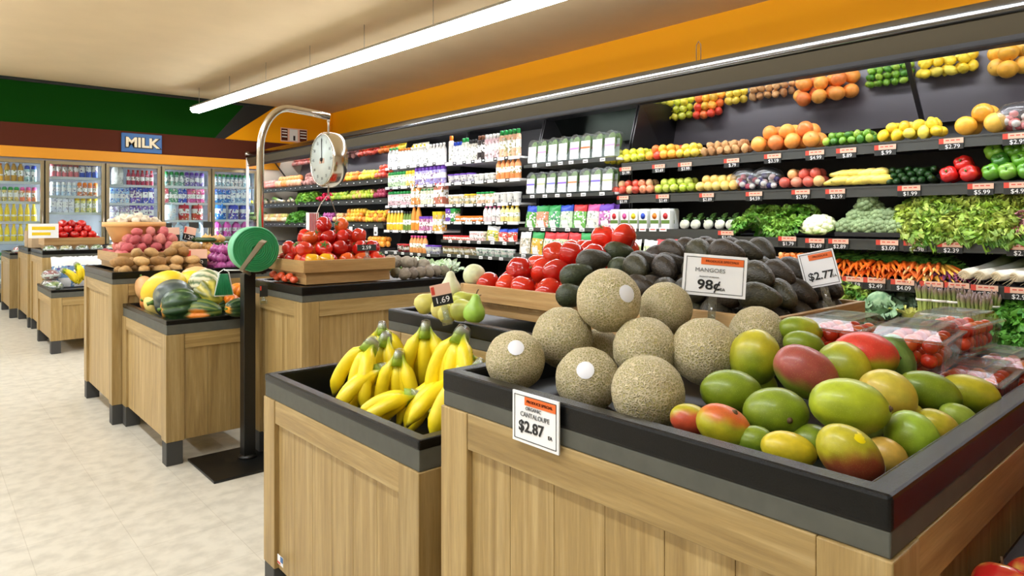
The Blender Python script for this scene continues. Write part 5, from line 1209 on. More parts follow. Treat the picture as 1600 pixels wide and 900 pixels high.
for i, (px, py, rx, ry, d, a, cA, cB, dr, bl, bd, bt, stm, lb) in enumerate(MG):
    me = mango_mesh(cA, cB, dr, bl, bd, bt, i*3.7)
    o = empty('mango', at_depth(px,py,d), 0, lb, 'mango'); o.rotation_euler = orient(a, 0, 0)
    s_ = d/FP
    b_ = place('skin', me, (0,0,0), None, (rx*s_, ry*s_, ry*s_*1.02), o)
    if stm:
        n_ = Vector(stm).normalized()
        q = Vector((n_.x*rx*s_, n_.y*ry*s_, n_.z*ry*s_*1.02))*.985
        nn = Vector((n_.x/rx, n_.y/ry, n_.z/ry)).normalized()
        place('stem', NUB, q, nn.to_track_quat('Z','Y').to_euler(), .042*1.3, o)
    if 'yellow sticker' in lb:
        for nm_, mat_, v_, hs_ in (('sticker','sticker_yellow',(-.38,.72,.58),.27),('barcode_label','sticker_white',(.80,.42,.42),.2)):
            n_ = Vector(v_).normalized(); nn = Vector((n_.x/rx, n_.y/ry, n_.z/ry)).normalized(); q = Vector((n_.x*rx*s_, n_.y*ry*s_, n_.z*ry*s_*1.02))*1.0; R_ = .035; place(nm_, cap_mesh(hs_, mat_, 1.0), q-nn*(R_*.965), nn.to_track_quat('Z','Y').to_euler(), R_, o)
# ------------------------------------------------------------------ clear packs of little tomatoes
def clam(loc, rz, label, n=20, seed=0):
    R2 = random.Random(seed); r = empty('tomato_pack', loc, rz, label, 'tomato pack'); a, b_, h_ = .092, .062, .055
    k = MB()
    def shell(z0, z1, a0, b0, a1, b1):
        i0 = len(k.v)
        for z, aa, bb in ((z0,a0,b0),(z1,a1,b1)):
            for x, y in ((-aa,-bb),(aa,-bb),(aa,bb),(-aa,bb)): k.vert((x,y,z))
        for i in range(4): k.face((i0+i,i0+(i+1)%4,i0+4+(i+1)%4,i0+4+i))
        return i0
    i0 = shell(0,h_,a*.88,b_*.86,a,b_); k.face((i0+3,i0+2,i0+1,i0)); 
    for i in range(7):
        x = -a*.8+i*a*.26; k.box(x-.001,x+.001,-b_*.99,-b_*.94,.01,h_-.005); k.box(x-.001,x+.001,b_*.94,b_*.99,.01,h_-.005)
    part(k, 'base', ['clear_plastic'], r)
    k = MB(); k.ring(-a-.005,a+.005,-b_-.005,b_+.005,.012,h_,h_+.004); i0 = shell(h_+.004,h_+.022,a-.004,b_-.004,a-.014,b_-.014); k.face((i0+4,i0+5,i0+6,i0+7))
    k.ring(-a*.55,a*.55,-b_*.5,b_*.5,.006,h_+.022,h_+.026)
    for i in range(9): k.box(-a*.84+i*a*.2,-a*.82+i*a*.2,-b_*.82,b_*.82,h_+.0215,h_+.0235)
    part(k, 'lid', ['clear_plastic'], r)
    me = fmesh('ctom', lambda: m_round(.0145,.96,.1,'glossy_skin',seg=14,rings=9))
    M = Matrix.Translation(loc) @ Matrix.Rotation(rz,4,'Z')
    c = 0
    for l in range(2):
        for i in range(5):
            for j in range(3):
                p = M @ Vector(((i-2)*.0315+R2.uniform(-.003,.003), (j-1)*.034+R2.uniform(-.003,.003), .0165+l*.0265+R2.uniform(0,.003)))
                lb = 'small red tomato in ' + label.replace('of little tomatoes ','').replace(' lying',' ')
                one('cherry_tomato', me, p, rx_(), lb, 'tomato', lb, R2.choice([s3(226,70,30),s3(236,96,36),s3(210,50,26)])); c += 1
    return r
zt_ = ZT-.052
clam((1.55,.39,zt_), .04, 'clear pack of little tomatoes lying lowest beside the mangoes', seed=1)
clam((1.75,.385,zt_), -.03, 'clear pack of little tomatoes at the right edge of the tray', seed=2)
clam((1.50,.555,zt_), .06, 'lower clear tomato pack under the left stacked one', seed=3)
clam((1.72,.55,zt_), -.05, 'lower clear tomato pack under the right stacked one', seed=4)
clam((1.445,.455,zt_+.081), .10, 'clear tomato pack on top, nearest the red-topped mango', seed=5)
clam((1.455,.600,zt_+.081), .02, 'clear tomato pack on top against the avocado crate', seed=6)
clam((1.70,.46,zt_+.081), -.06, 'clear tomato pack on top, furthest right', seed=7)
# ------------------------------------------------------------------ bananas
yA, yB_, yG, yT = s3(252,226,34), s3(240,208,26), s3(140,176,40), s3(70,60,30)
def banana_mesh(L_, r, bend, key=0, green=.12):
    k = MB(); n = 14; P = []; Rr = []; cc = []
    for i in range(n):
        t_ = i/(n-1); a = bend*(t_-.12)
        P.append((L_/bend*(1-math.cos(a)), 0, -L_/bend*math.sin(a)))
        rr = r*(.30+.0*t_ if t_ < .10 else (.30+.70*sst(.08,.27,t_) if t_ < .75 else 1-.72*sst(.76,.985,t_)))
        Rr.append(max(rr, r*.16) if i < n-1 else r*.16)
        c_ = mixc(yG, yA, sst(green-.1, green+.16, t_)); c_ = mixc(c_, yB_, .3*math.sin(t_*4)); c_ = mixc(c_, s3(176,170,40), .6*sst(.86,.95,t_)); c_ = mixc(c_, yT, sst(.96,1,t_))
        cc.append(c_)
    k.tube(P, Rr, 10, cols=cc, up=(1,0,0)); 
    return k.mesh('banana', ['banana_skin'])
BAN = [banana_mesh(.185,.0185,1.15,0,.12), banana_mesh(.175,.0185,1.0,1,.10), banana_mesh(.18,.019,1.3,2,.16)]
def bunch_b(px, py, d, lean, head, n, label, spread=60, sc=1, roll=0, stick=1):
    """crown at the picture point; fingers hang down, bulging towards heading 'head' (deg, world), leaning by 'lean'"""
    r = empty('banana_bunch', at_depth(px,py,d), 0, label, 'bananas')
    r.rotation_euler = (Matrix.Rotation(rd(head),4,'Z') @ Matrix.Rotation(rd(lean),4,'Y') @ Matrix.Rotation(rd(roll),4,'X')).to_euler(); r.scale = (sc,)*3
    for i in range(n):
        f_ = (i-(n-1)/2)/max(1,(n-1)/2)
        b_ = place('banana', BAN[i % 3], (-.006*abs(f_)+.004*(i % 2), f_*.018, -.004), (Matrix.Rotation(rd(f_*spread/2),4,'X') @ Matrix.Rotation(rd(-f_*26),4,'Z') @ Matrix.Rotation(rd(uni(-7,7)+(-9 if i % 2 else 5)),4,'Y')).to_euler(), 1, r)
        if stick and i in (1,2): place('sticker', fmesh('bst', lambda: MB().lathe([(0,0),(.009,0),(.009,.0008),(0,.0009)],12).mesh('sticker',['sticker_white'])), (.0185+.012,0,-.07), (0,PI/2,0), (1.6,1,1), b_)
    k = fmesh('crown', lambda: MB().tube([(0,0,-.012),(0,0,.006),(0,0,.022),(-.002,0,.028)], [.021,.018,.014,.010], 12, cols=[yG,s3(150,170,60),s3(190,186,170),s3(150,140,120)], flat=.75).mesh('crown',['banana_skin']))
    place('crown', k, (0,0,0), (0,0,PI/2), (1,1.3,1), r)
    w_ = fmesh('wrap', lambda: MB().tube([(0,0,.006),(0,0,.018),(0,0,.031),(0,0,.034)], [.0195,.0175,.013,.004], 12, flat=.75).mesh('wrap',['film']))
    place('film_wrap', w_, (0,0,0), (0,0,PI/2), (1,1.3,1), r)
    return r
bunch_b(577,545,2.06,36,0,5,'upright banana bunch second from the left end of the bin',60,1.2)
bunch_b(597,519,2.20,20,60,4,'banana bunch at the very back left of the bin',60,1.1)
bunch_b(602,536,2.12,14,20,4,'banana bunch squeezed behind the leftmost upright one',40,1.15)
bunch_b(623,565,1.98,14,35,5,'banana bunch with a small crown in the middle of the bin',46,1.15)
bunch_b(665,521,2.03,8,45,5,'tallest banana bunch with a green neck, centre back',46,1.25)
bunch_b(719,531,1.84,30,8,5,'banana bunch with a brown crown beside the left cantaloupe',60,1.25)
bunch_b(728,560,1.80,24,100,4,'banana bunch behind the corner of the cantaloupe cabinet',50,1.1)
bunch_b(640,622,1.83,86,-35,4,'banana bunch lying with its crown at the front rim',58,1.05)
bunch_b(590,582,2.02,72,-20,4,'banana bunch lying low at the left of the bin',46,1.1)
bunch_b(745,585,1.72,50,25,5,'banana bunch reaching down to the front right corner of the bin',46,1.25)
bunch_b(700,600,1.85,78,-10,4,'banana bunch lying across the middle of the bin',50,1.1)
bunch_b(668,640,1.80,80,150,4,'banana bunch curled at the front beside the lying crown',60,.9)
# ------------------------------------------------------------------ pears
PEAR = fmesh('pear', lambda: m_pear(.034))
for i, (px, py, d, lb, sc, rt) in enumerate(((664,474,2.08,'pear half hidden at the left of the pear group',.95,(.5,.9,0)),(690,480,2.03,'yellow pear behind the price clip',1.02,(.1,-.2,0)),(704,450,2.12,'pale melon-like pear behind the top of the sign',1.0,(0,0,0)),(722,484,1.98,'green-yellow pear in the middle, lying on its side',1.0,(1.2,.3,0)),(722,470,2.06,'pear on top of the middle ones',.9,(1.3,0,1)),(741,487,1.93,'small upright green pear against the crate',.95,(0,.15,0)),(700,490,2.0,'low pear right of the price clip',.85,(1.4,0,2)))):
    one('pear', PEAR, at_depth(px,py,d), rt, lb, 'pear', None, [s3(216,208,110),s3(226,214,120),s3(236,236,190),s3(196,200,90),s3(190,196,80),s3(150,190,70),s3(206,200,100)][i], sc)
o = one('honeydew_melon', fmesh('honey', lambda: m_round(.062,1.0,.03,'satin_skin',seg=24,rings=16)), at_depth(741,430,2.62), (0,.3,0), 'pale green-white honeydew melon left of the tomatoes', 'melon', None, s3(226,232,184), .62)
o.location = at_depth(741,430,2.27)
# ------------------------------------------------------------------ far tomato table
heap('red_tomato','tomato',[TOM,TOM2],1.37,1.84,3.01,3.41,zc2,.092,.09,.058,[(5,4),(5,3,0,0),(4,2,.0,.02),(2,1,.02,.03)],[s3(206,34,20),s3(184,24,18),s3(224,90,30),s3(214,50,24)],'red tomato in the crate beside the scale',tr,r=.042)
heap('orange_tomato','tomato',[TOM2],1.345,1.37,2.99,3.0,zc2,.0,.0,.0,[],[(1,1,1)],'x',tr) if 0 else None
for i in range(2): one('yellow_tomato', TOM2, Vector((1.425+.075*i,3.062,zc2+.048)), (0,0,i), 'yellow tomato at the near corner of the far tomato crate, %s' % ['left one','right one'][i], 'tomato', None, s3(240,176,20))
k = MB(); 
for i in range(16): pass
ART = fmesh('art', lambda: m_round(.037,1.1,0,'rough_skin',rough=.3,lob=6,taper=-.25))
n_ = 0
for i in range(6):
    for j in range(2):
        one('dark_artichoke', ART, Vector((1.895+i*.052, 2.99+j*.075+uni(-.01,.01), .924+.0*j)), rx_(), 'small grey-brown artichoke beside the far crate, %s from left, %s row' % (PL[i],['front','back'][j]), 'artichoke', None, RND.choice([s3(150,138,122), s3(120,108,96), s3(140,134,110)]), .78)
for i in range(5): one('artichoke', ART, Vector((1.90+i*.05, 3.12+.03*(i%2), .985-.008*i)), rx_(), 'larger grey artichoke heaped beside the far crate, %s from the left' % PL[i], 'artichoke', None, s3(168,158,140), .95)
for i in range(6): one('plum_tomato', fmesh('plum', lambda: m_potato(.026,2,1.15,'glossy_skin',.05)), Vector((1.352+.0*(i%2), 3.10+i*.05, .918+.012*(i%2))), (0,0,1.57), 'orange-red tomato on the left rim of the far tomato table, %s from the near end' % PL[i], 'tomato', None, s3(226,84,44), .8)
# carton and striped bundle behind the green roll
r = empty('cardboard_carton', (1.46,3.47,.906), .2, 'tan cardboard carton with open flap behind the green bag roll', 'carton')
r.location = (1.50,3.47,.90)
k = MB(); k.ring(-.07,.07,-.045,.035,.004,0,.17); k.box(-.07,.07,-.045,.035,0,.004); part(k, 'box', ['cardboard'], r)
part(MB().prism([(.07,.17),(.13,.09),(.133,.094),(.073,.175)], 'y', -.045,.035), 'flap', ['cardboard'], r)
r = empty('striped_bundle', (1.62,3.475,.90), 0, 'red and white striped packet standing behind the tan carton', 'packet')
k = MB(); k.box(-.028,.028,-.02,.02,0,.345,0)
for i in range(5): k.box(-.024+i*.01,-.019+i*.01,-.0215,-.02,.05,.34,1)
part(k, 'packet', ['card_white','red_band'], r)
# ------------------------------------------------------------------ winter squash bin
dk, gn, yl, og = s3(40,58,42), s3(60,96,40), s3(246,210,40), s3(238,140,30)
SQ = {
 'spag': fmesh('spag', lambda: MB().ball(1.45,1,1,24,16,f=lambda u: 1+.02*nz(u,3)).mesh('s',['satin_skin'])),
 'butter': fmesh('butter', lambda: m_lobed(1,1,9,s3(60,72,70),s3(84,98,90),.03,(s3(150,146,110),(-.8,.3,.5),.93),2)),
 'acorn': fmesh('acorn', lambda: m_lobed(1.12,1,10,s3(34,66,30),s3(96,130,70),.07,(s3(240,160,30),(-.95,-.1,.2),.86),1,.12,.80)),
 'carni': fmesh('carni', lambda: m_lobed(1.1,1,10,s3(96,104,30),s3(190,176,60),.09,None,5,.1,.35)),
 'stripe': fmesh('stripe', lambda: m_lobed(1.1,1,12,s3(226,220,180),s3(90,120,70),.05,None,6,.05,.45)),
 'mix': fmesh('mix', lambda: m_lobed(1.1,1,10,s3(50,84,36),s3(130,140,60),.08,(s3(240,140,40),(.2,-.2,1),.84),8,.1,.6)),
 'pump': fmesh('pump', lambda: m_lobed(.8,1,10,s3(246,140,30),s3(220,100,20),.07,None,3,0,.7)),
}
def squash(key, px, py, d, rp, a, lb, lean=0, col=(1,1,1), el=1, name='winter_squash'):
    s_ = rp*d/FP
    r = empty(name, at_depth(px,py,d), 0, lb, 'squash'); r.rotation_euler = orient(a, lean)
    o = place('shell', SQ[key], (0,0,0), None, (s_*el, s_, s_), r); o.color = col+(1,)
    q = {'spag':1.45,'pump':.78}.get(key, 1.05)*s_*el
    place('stem', fmesh('sqst', lambda: MB().tube([(-.05,0,0),(.12,0,0),(.26,.03,0)],[.16,.09,.11],7).mesh('stem',['stem_green'])), (-q*.93,0,0), (0,0,PI), s_, r)
squash('spag',256,450,3.80,25,28,'long bright yellow spaghetti squash at the back left',0,s3(250,212,40))
squash('butter',271,467,3.72,30,10,'dark grey-green round squash behind the front one',25,(1,1,1))
squash('acorn',282,478,3.50,26,8,'ribbed dark green acorn squash in front with an orange patch',20,(1,1,1))
squash('carni',330,463,3.62,26,-10,'ribbed olive and yellow squash right of the dark ones',-55,(1,1,1))
squash('stripe',322,446,3.85,25,0,'pale squash with green netted stripes',-10,(1,1,1))
squash('spag',298,440,4.05,17,10,'yellow squash tucked at the back centre',0,s3(248,206,40))
squash('spag',306,433,4.18,17,5,'pale orange squash at the very back',0,s3(240,180,120))
squash('pump',374,455,3.78,15,70,'small orange pumpkin at the right',0,(1,1,1))
squash('pump',362,469,3.60,12,60,'little orange gourd below the small pumpkin',0,(1,.9,.8))
squash('mix',312,487,3.50,19,0,'green squash with orange patches low in front',0,(1,1,1),1.5)
squash('acorn',374,480,3.45,14,0,'dark green squash low at the right end',60,(1,1,1),1.6)
squash('acorn',345,478,3.60,14,20,'green squash between the low ones',80,(1,1,1),1.1)
squash('spag',242,478,3.75,14,-55,'pale yellow squash against the left rim',0,s3(240,214,120))
squash('spag',228,452,4.05,15,-70,'tan butternut squash at the left end',0,s3(228,176,120))
squash('spag',233,468,3.95,13,80,'orange-tan gourd behind the small left sign',0,s3(222,140,70))
squash('spag',285,456,4.1,15,0,'yellow gourd hidden under the back ones',0,s3(240,190,60))
# ------------------------------------------------------------------ potato cabinet
CR3, zc3 = crate('low wooden crate of red potatoes behind the russets', .93, 1.42, 4.72, 5.34, .897, 1.0, split=.4)
def pr(): return (uni(-.3,.3), uni(-.3,.3), uni(0,3.1))
heap('russet_potato','potato',POT,.90,1.36,4.545,4.70,ZT-.03,.10,.08,.05,[(5,2),(5,2,0,.01),(4,1,.03,.04)],[s3(176,136,82),s3(196,156,100),s3(164,122,70)],'brown russet potato at the near edge of the potatoes',pr,r=.034)
heap('russet_potato','potato',POT,1.22,1.42,4.6,4.9,1.0,.09,.08,.045,[(2,3)],[s3(186,146,92)],'brown russet potato heaped at the crate corner',pr,r=.03)
REDP = [fmesh('rp%d'%i, lambda i=i: m_potato(.032,9+i,1.2)) for i in range(2)]
heap('red_potato','potato',REDP,.945,1.40,4.74,5.32,zc3,.078,.078,.05,[(6,7),(5,6),(4,5),(3,3)],[s3(200,104,104),s3(186,86,90),s3(214,130,120)],'red potato in the crate behind the russets',rx_,r=.031)
# round basket of garlic
gp = Vector((1.17,5.18,1.0)); r = empty('round_basket', gp, 0, 'round woven light-wood basket of garlic behind the red potatoes', 'basket'); r.location = at_depth(176,396,5.0)
r.location = (1.12,5.17,1.055)
k = MB(); k.lathe([(.13,0),(.175,.11),(.185,.13),(.175,.132),(.16,.11),(.12,.012)], 28, caps=True); part(k, 'basket', ['basket_wood'], r)
part(MB().lathe([(.186,.105),(.192,.107),(.192,.135),(.184,.137)],28,caps=False), 'rim_band', ['basket_wood'], r)
GAR = fmesh('garlic', lambda: m_garlic(.030))
for i in range(22):
    a = i*2.399; q = .15*math.sqrt((i+.5)/22); one('garlic_bulb', GAR, Vector((1.12+q*math.cos(a),5.17+q*math.sin(a),1.055+.128+.05*(1-q/.15)+uni(0,.015))), (uni(-1,1),uni(-1,1),uni(0,6)), 'white garlic bulb in the round basket', 'garlic', 'garlic bulbs in the round basket', s3(250,244,232))
RON = fmesh('ron', lambda: m_onion(.036)); WON = fmesh('won', lambda: m_onion(.036,'white')); YON = fmesh('yon', lambda: m_onion(.036,'yellow'))
heap('red_onion','onion',[RON],1.46,1.70,4.54,4.80,ZT-.03,.075,.075,.052,[(4,4),(3,3),(2,3,-.02,.02)],[(1,1,1),(1.1,1,1.1)],'purple onion on the potato cabinet beside the white onions',pr,r=.034)
heap('white_onion','onion',[WON],1.72,1.92,4.54,4.85,ZT-.03,.075,.075,.052,[(3,4),(2,3)],[(1,1,1)],'white onion at the right end of the potato cabinet',pr,r=.034)
heap('yellow_onion','onion',[YON],1.50,1.72,4.9,5.3,ZT-.03,.075,.075,.055,[(3,4),(3,4),(2,3),(2,2)],[(1,1,1),(1,1.05,.8)],'orange-yellow onion behind the purple onions',pr,r=.034)
for i in range(8): one('banana_pepper', CUC, Vector((1.44+(i%4)*.1, 5.02+.12*(i//4), 1.03+.035*(i % 2)+.0*i)), (0,0,uni(0,3)), 'yellow-green long pepper behind the onions, %s along' % PL[i], 'pepper', None, (9,7.5,1.2), .75)
# ------------------------------------------------------------------ little banana stand and far cabinets
def bun2(p, head, lean, lb, sc=1): 
    r = bunch_b(0+800,345,2,lean,head,4,lb,50,sc,0,0); r.location = p; return r
bun2(Vector((1.02,7.40,.74)),200,70,'small banana bunch on the low stand, nearest the aisle')
bun2(Vector((1.14,7.50,.78)),170,40,'upright banana bunch on the low stand')
bun2(Vector((1.22,7.42,.76)),220,60,'banana bunch at the right of the low stand')
bun2(Vector((1.18,7.75,.735)),200,30,'rear banana bunch on the low stand')
def wrapped(loc, label, c, sc=1):
    r = empty('wrapped_tray', loc, uni(-.3,.3), label, 'wrapped tray'); r.scale = (sc,)*3
    part(MB().lathe([(.06,0),(.085,.03),(.09,.032)],4,0,False), 'tray', ['white_plastic'], r)
    kb = MB(); kb.ball(.07,.07,.045,14,9,(0,0,.035),f=lambda u: 1+.15*nz(u,4,loc[0]*9)); o = part(kb, 'contents', ['print'], r); o.color = s3(*c)+(1,)
    part(MB().ball(.082,.082,.055,14,9,(0,0,.035)), 'film', ['film'], r)
wrapped((1.0,8.02,.53),'film-wrapped tray on the low stand behind the bananas',(180,120,100),1.1)
wrapped((1.0,7.83,.53),'film-wrapped tray of pale greens just behind the front bananas',(150,170,100),1.0)
wrapped((1.0,8.02,.63),'upper film-wrapped tray stacked on the far one',(160,90,90),1.0)
for i in range(4):
    o = place('snack_bag', pk('bag',W_), (1.12+.14*i,8.10,.53), (rd(-6),0,0), 1.3); o.color = s3(110,150,190)+(1,); tag(o, 'blue and white bag standing at the back of the low stand, %s from the left' % PL[i], 'bag')
CR4, zc4 = crate('wooden crate of bright red tomatoes on the far tall cabinet', 1.0, 1.55, 8.5, 8.95, .897, 1.02, split=.35)
heap('red_tomato','tomato',[TOM2],1.01,1.54,8.51,8.94,zc4,.09,.09,.06,[(6,5),(5,4),(4,3),(3,2)],[s3(214,30,24),s3(196,24,20)],'bright red tomato in the far crate',tr,r=.042)
for i in range(6): wrapped((1.03+i*.14,8.33+.02*(i%2),ZT-.018),'film-wrapped tray of mixed vegetables in front of the far tomato crate, %s from the left' % PL[i],[(120,150,80),(200,190,120),(90,110,50)][i % 3],.8)
r = empty('card_sign', (.99,8.46,1.02), 0, 'white card sign with yellow-green print at the far tomato crate', 'sign'); part(MB().box(-.13,.13,-.004,0,0,.15), 'card', ['card_white'], r)
part(MB().box(-.1,.1,-.006,-.004,.085,.12,0).box(-.1,.06,-.006,-.004,.03,.06,0), 'print', ['cap_yellow'], r)
for i, (x_, y_, h_) in enumerate(((1.08,9.6,.16),(1.3,9.7,.12),(1.55,9.5,.15),(1.08,10.0,.2),(1.45,10.0,.2))):
    r = empty('brown_box', (x_,y_,ZT-.018), uni(-.1,.1), 'brown cardboard box on the second furthest cabinet, %s from the aisle' % PL[i], 'box'); k = MB(); k.ring(-.09,.09,-.1,.1,.005,0,h_); k.box(-.09,.09,-.1,.1,0,.005); part(k,'box',['cardboard'],r); part(MB().box(-.08,.08,-.085,.085,.01,h_*.8), 'contents', ['basket_wood'], r)
for i in range(5): wrapped((.98+.2*i,10.45,.79),'wrapped red tray on the furthest cabinet, %s from the aisle' % PL[i],(210,70,70),1.1)
# apples in the low bin at the right end
def ar(): return (uni(-.5,.5), uni(-.5,.5), uni(0,6))
AP2 = fmesh('apple2', lambda: m_round(.036,.92,.28,'glossy_skin',stem='stem',bottom=.12,taper=.12,seg=24,rings=16,colf=lambda u: mixc(s3(206,36,36),s3(236,190,90),sst(.2,1,nz(u,2)+.25*u.z))))
heap('red_apple','apple',[AP2],1.06,1.90,-.3,.23,ZL-.04,.076,.076,.055,[(10,6),(9,5,0,.02),(9,3,.0,.1)],[(1,1,1),(1,.9,.9)],'red apple in the low bin at the right end',ar,r=.034)
for i, (px, py, d) in enumerate(((1566,921,.86),(1618,915,.87),(1662,915,.88),(1530,950,.85))):
    one('red_apple', AP2, at_depth(px,py,d), ar(), 'red apple on top of the low right bin, %s against the mango cabinet' % ['first','second','third','lowest'][i], 'apple', None, (1,1,1), .95)
# ------------------------------------------------------------------ signs
def clip(r, h_):
    k = MB(); k.box(-.009,.009,.0035,.0065,-h_,-h_*.35); k.box(-.014,.014,-.010,.014,-h_-.012,-h_+.004); k.tube([(0,.005,-h_+.004),(0,.005,-h_*.62)], .0075, 8); part(k, 'clip', ['sign_plastic'], r)
def white_sign(p, rot, w, h_, rows, label, clip_h=0):
    r = empty('price_sign', p, 0, label, 'price sign'); r.rotation_euler = rot
    part(MB().box(-w/2,w/2,-.0015,.0015,-h_/2,h_/2), 'card', ['card_white'], r)
    k = MB(); f_ = .0022; y_ = -.0019; m_ = w*.045
    k.box(-w/2+m_,w/2-m_,y_-.0003,y_,h_/2-m_-.0012,h_/2-m_); k.box(-w/2+m_,w/2-m_,y_-.0003,y_,-h_/2+m_,-h_/2+m_+.0012); k.box(-w/2+m_,-w/2+m_+.0012,y_-.0003,y_,-h_/2+m_,h_/2-m_); k.box(w/2-m_-.0012,w/2-m_,y_-.0003,y_,-h_/2+m_,h_/2-m_)
    part(k, 'border_line', ['ink'], r)
    for what in rows:
        if what[0] == 'band':
            part(MB().box(-w/2+w*.28,w/2-w*.055,-.0026,-.0019,h_/2-h_*.24,h_/2-h_*.075), 'orange_band', ['card_orange'], r)
            lettering(what[1], h_*.075, 'brown_paint', r, (w*.11,-.0031,h_/2-h_*.157), (PI/2,0,0), 1.15, 'band_text')
        else:
            _, st, size, x_, z_, mat_, sx = what
            lettering(st, size, mat_, r, (x_*w,-.0024,z_*h_), (PI/2,0,0), sx, 'lettering', .022 if mat_ == 'ink' and size > h_*.2 else 0)
    if clip_h: clip(r, clip_h+h_/2)
    return r
pA, pB = at_x(801,645,.795), at_x(873,673,.795)
wS = abs(pA.y-pB.y)
white_sign(Vector((.7965,(pA.y+pB.y)/2,.856)), (0,0,-PI/2), wS, .088, [('band','PRODUCE SPECIAL'),('t','ORGANIC',.0085,-.03,.20,'ink_grey',1),('t','CANTALOUPE',.0118,-.0,.07,'ink_grey',.95),('t','$2.87',.0265,-.08,-.17,'ink',1.05),('t','EA',.009,.33,-.24,'ink',1)], 'white price card reading ORGANIC CANTALOUPE $2.87 on the front of the big cabinet')
white_sign(at_depth(1116,431,1.50), orient(-4)[:] and (rd(-8),rd(4),-AL+rd(-14)), .136, .092, [('band','PRODUCE SPECIALS'),('t','MANGOES',.0125,-.07,.12,'ink_grey',1.1),('t','PRODUCT OF MEXICO',.004,-.08,-.04,'ink_grey',1),('t','98¢',.030,-.08,-.24,'ink',1.15),('t','EA',.009,.14,-.32,'ink',1.1)], 'white price sign reading MANGOES 98¢ standing above the cantaloupes', .055)
white_sign(at_depth(1280,420,1.66), (rd(-12),rd(-13),-AL+rd(-20)), .082, .088, [('band','PRODUCE'),('t','$2.77',.026,.0,-.2,'ink',1.0),('t','EA',.009,.36,-.26,'ink',1)], 'white price sign reading $2.77 behind the mangoes at the crate corner', .045)
def black_sign(px, py, d, w, h_, st, label, rz=0, ry=0, top=True, ch=.03, mat='card_peach'):
    r = empty('price_sign', at_depth(px,py,d), 0, label, 'price sign'); r.rotation_euler = (0, rd(ry), -AL+rd(rz))
    if top: part(MB().box(-w/2,w/2,-.002,.002,0,h_*.55), 'card', [mat], r); part(MB().box(-w/2+.002,-w/2+w*.2,-.0028,-.002,h_*.08,h_*.47), 'red_mark', ['card_red'], r)
    part(MB().box(-w/2,w/2,-.002,.002,-h_*.5,0 if top else h_*.5), 'price_strip', ['tag_black'], r)
    if st: lettering(st, h_*(.42 if top else .8), 'chalk_white', r, (0,-.003,-h_*.25 if top else 0), (PI/2,0,0), 1.05)
    clip(r, ch+h_*.5)
black_sign(690,461,1.93,.058,.058,'1.69','small black and peach sign reading 1.69 in the pears',0,-12,ch=.045)
black_sign(573,387,3.22,.09,.03,'2.59','black sign reading 2.59 on the far tomato crate',0,-2,False,ch=.03)
black_sign(207,373,4.85,.15,.045,'2.39','black sign reading 2.39 in the red potatoes',8,-3,False,ch=.03)
black_sign(265,367,5.05,.15,.10,'2.29','black and peach sign reading 2.29 behind the potatoes, left of two',0,-2,ch=.05)
black_sign(296,366,5.1,.09,.10,'1.29','tilted black and peach sign reading 1.29 behind the potatoes, right of two',0,12,ch=.05)
black_sign(308,404,4.35,.13,.11,'4.99','black and red sign reading 4.99 between russet potatoes and onions',0,0,ch=.02)
black_sign(207,455,4.05,.06,.07,'','small dark sign leaning outward at the left end of the squash bin',40,20,ch=.05,mat='tag_black')
black_sign(260,353,5.6,.09,.05,'','small black sign at the back of the potato cabinet, leftmost of three',0,0,False,ch=.2)
black_sign(303,352,5.6,.08,.05,'','small black sign at the back of the potato cabinet, middle of three',0,0,False,ch=.2)
black_sign(325,351,5.6,.08,.05,'','small black sign at the back of the potato cabinet, rightmost of three',0,0,False,ch=.2)
black_sign(412,455,3.05,.035,.05,'','small dark tag hanging on the table edge beside the scale post',30,0,ch=.02,mat='tag_black')
for i, (px, py) in enumerate(((531,362),(548,361),(587,362))):
    r = empty('price_sign', at_x(px,py,4.42), -PI/2, 'tiny white card hanging on the far case rail above the tomatoes, %s' % ['left','middle','right'][i], 'price sign'); part(MB().box(-.045,.045,-.002,.002,-.05,.06), 'card', ['card_white'], r); part(MB().box(-.025,.025,-.003,-.002,-.03,.0), 'print', ['ink_grey'], r)
# ------------------------------------------------------------------ hanging scale on its stand
PX_, PY_ = 1.25, 3.42
r = empty('scale_stand', (PX_,PY_,0), 0, 'black floor stand with tall chrome arch holding the round hanging scale', 'scale stand')
part(MB().box(-.235,.215,-.225,.175,0,.012), 'base_plate', ['black_metal'], r, bevel=.003)
part(MB().box(-.029,.029,-.029,.029,.012,.935), 'post', ['black_metal'], r, bevel=.003)
part(MB().lathe([(.045,.012),(.045,.02),(.035,.03)],16), 'collar', ['black_metal'], r)
xa, ya = .055, -.02
pts = [(xa,ya,.93),(xa,ya,1.55)]
for i in range(1, 12):
    a = rd(i*90/11); pts.append((xa+.15*(1-math.cos(a)), ya, 1.55+.235*math.sin(a)))
pts += [(xa+.26,ya,1.778),(xa+.375,ya,1.765)]
part(MB().tube(pts, .0185, 14), 'arch_pole', ['chrome'], r); part(MB().box(-.02,.078,-.042,.022,.934,.952), 'bracket', ['black_metal'], r)
part(MB().tube([(xa+.365,ya,1.765),(xa+.372,ya,1.745),(xa+.368,ya,1.735)], .006, 8), 'hook', ['satin_steel'], r)
sx_, sy_ = PX_+xa+.372, PY_+ya
r = empty('hanging_scale', (sx_,sy_,1.53), 0, 'round chrome produce scale with white dial hanging from the arch', 'scale')
M_ = Matrix.Rotation(-PI/2,4,'Y')
k = MB(); k.lathe([(.132,-.045),(.146,-.04),(.150,-.01),(.150,.02),(.146,.035),(.140,.042),(.134,.042),(.134,.030)],40,M=M_,caps=False); k.lathe([(.01,-.062),(.09,-.06),(.128,-.05),(.134,-.044)],40,M=M_,caps=False); part(k, 'case', ['chrome'], r)
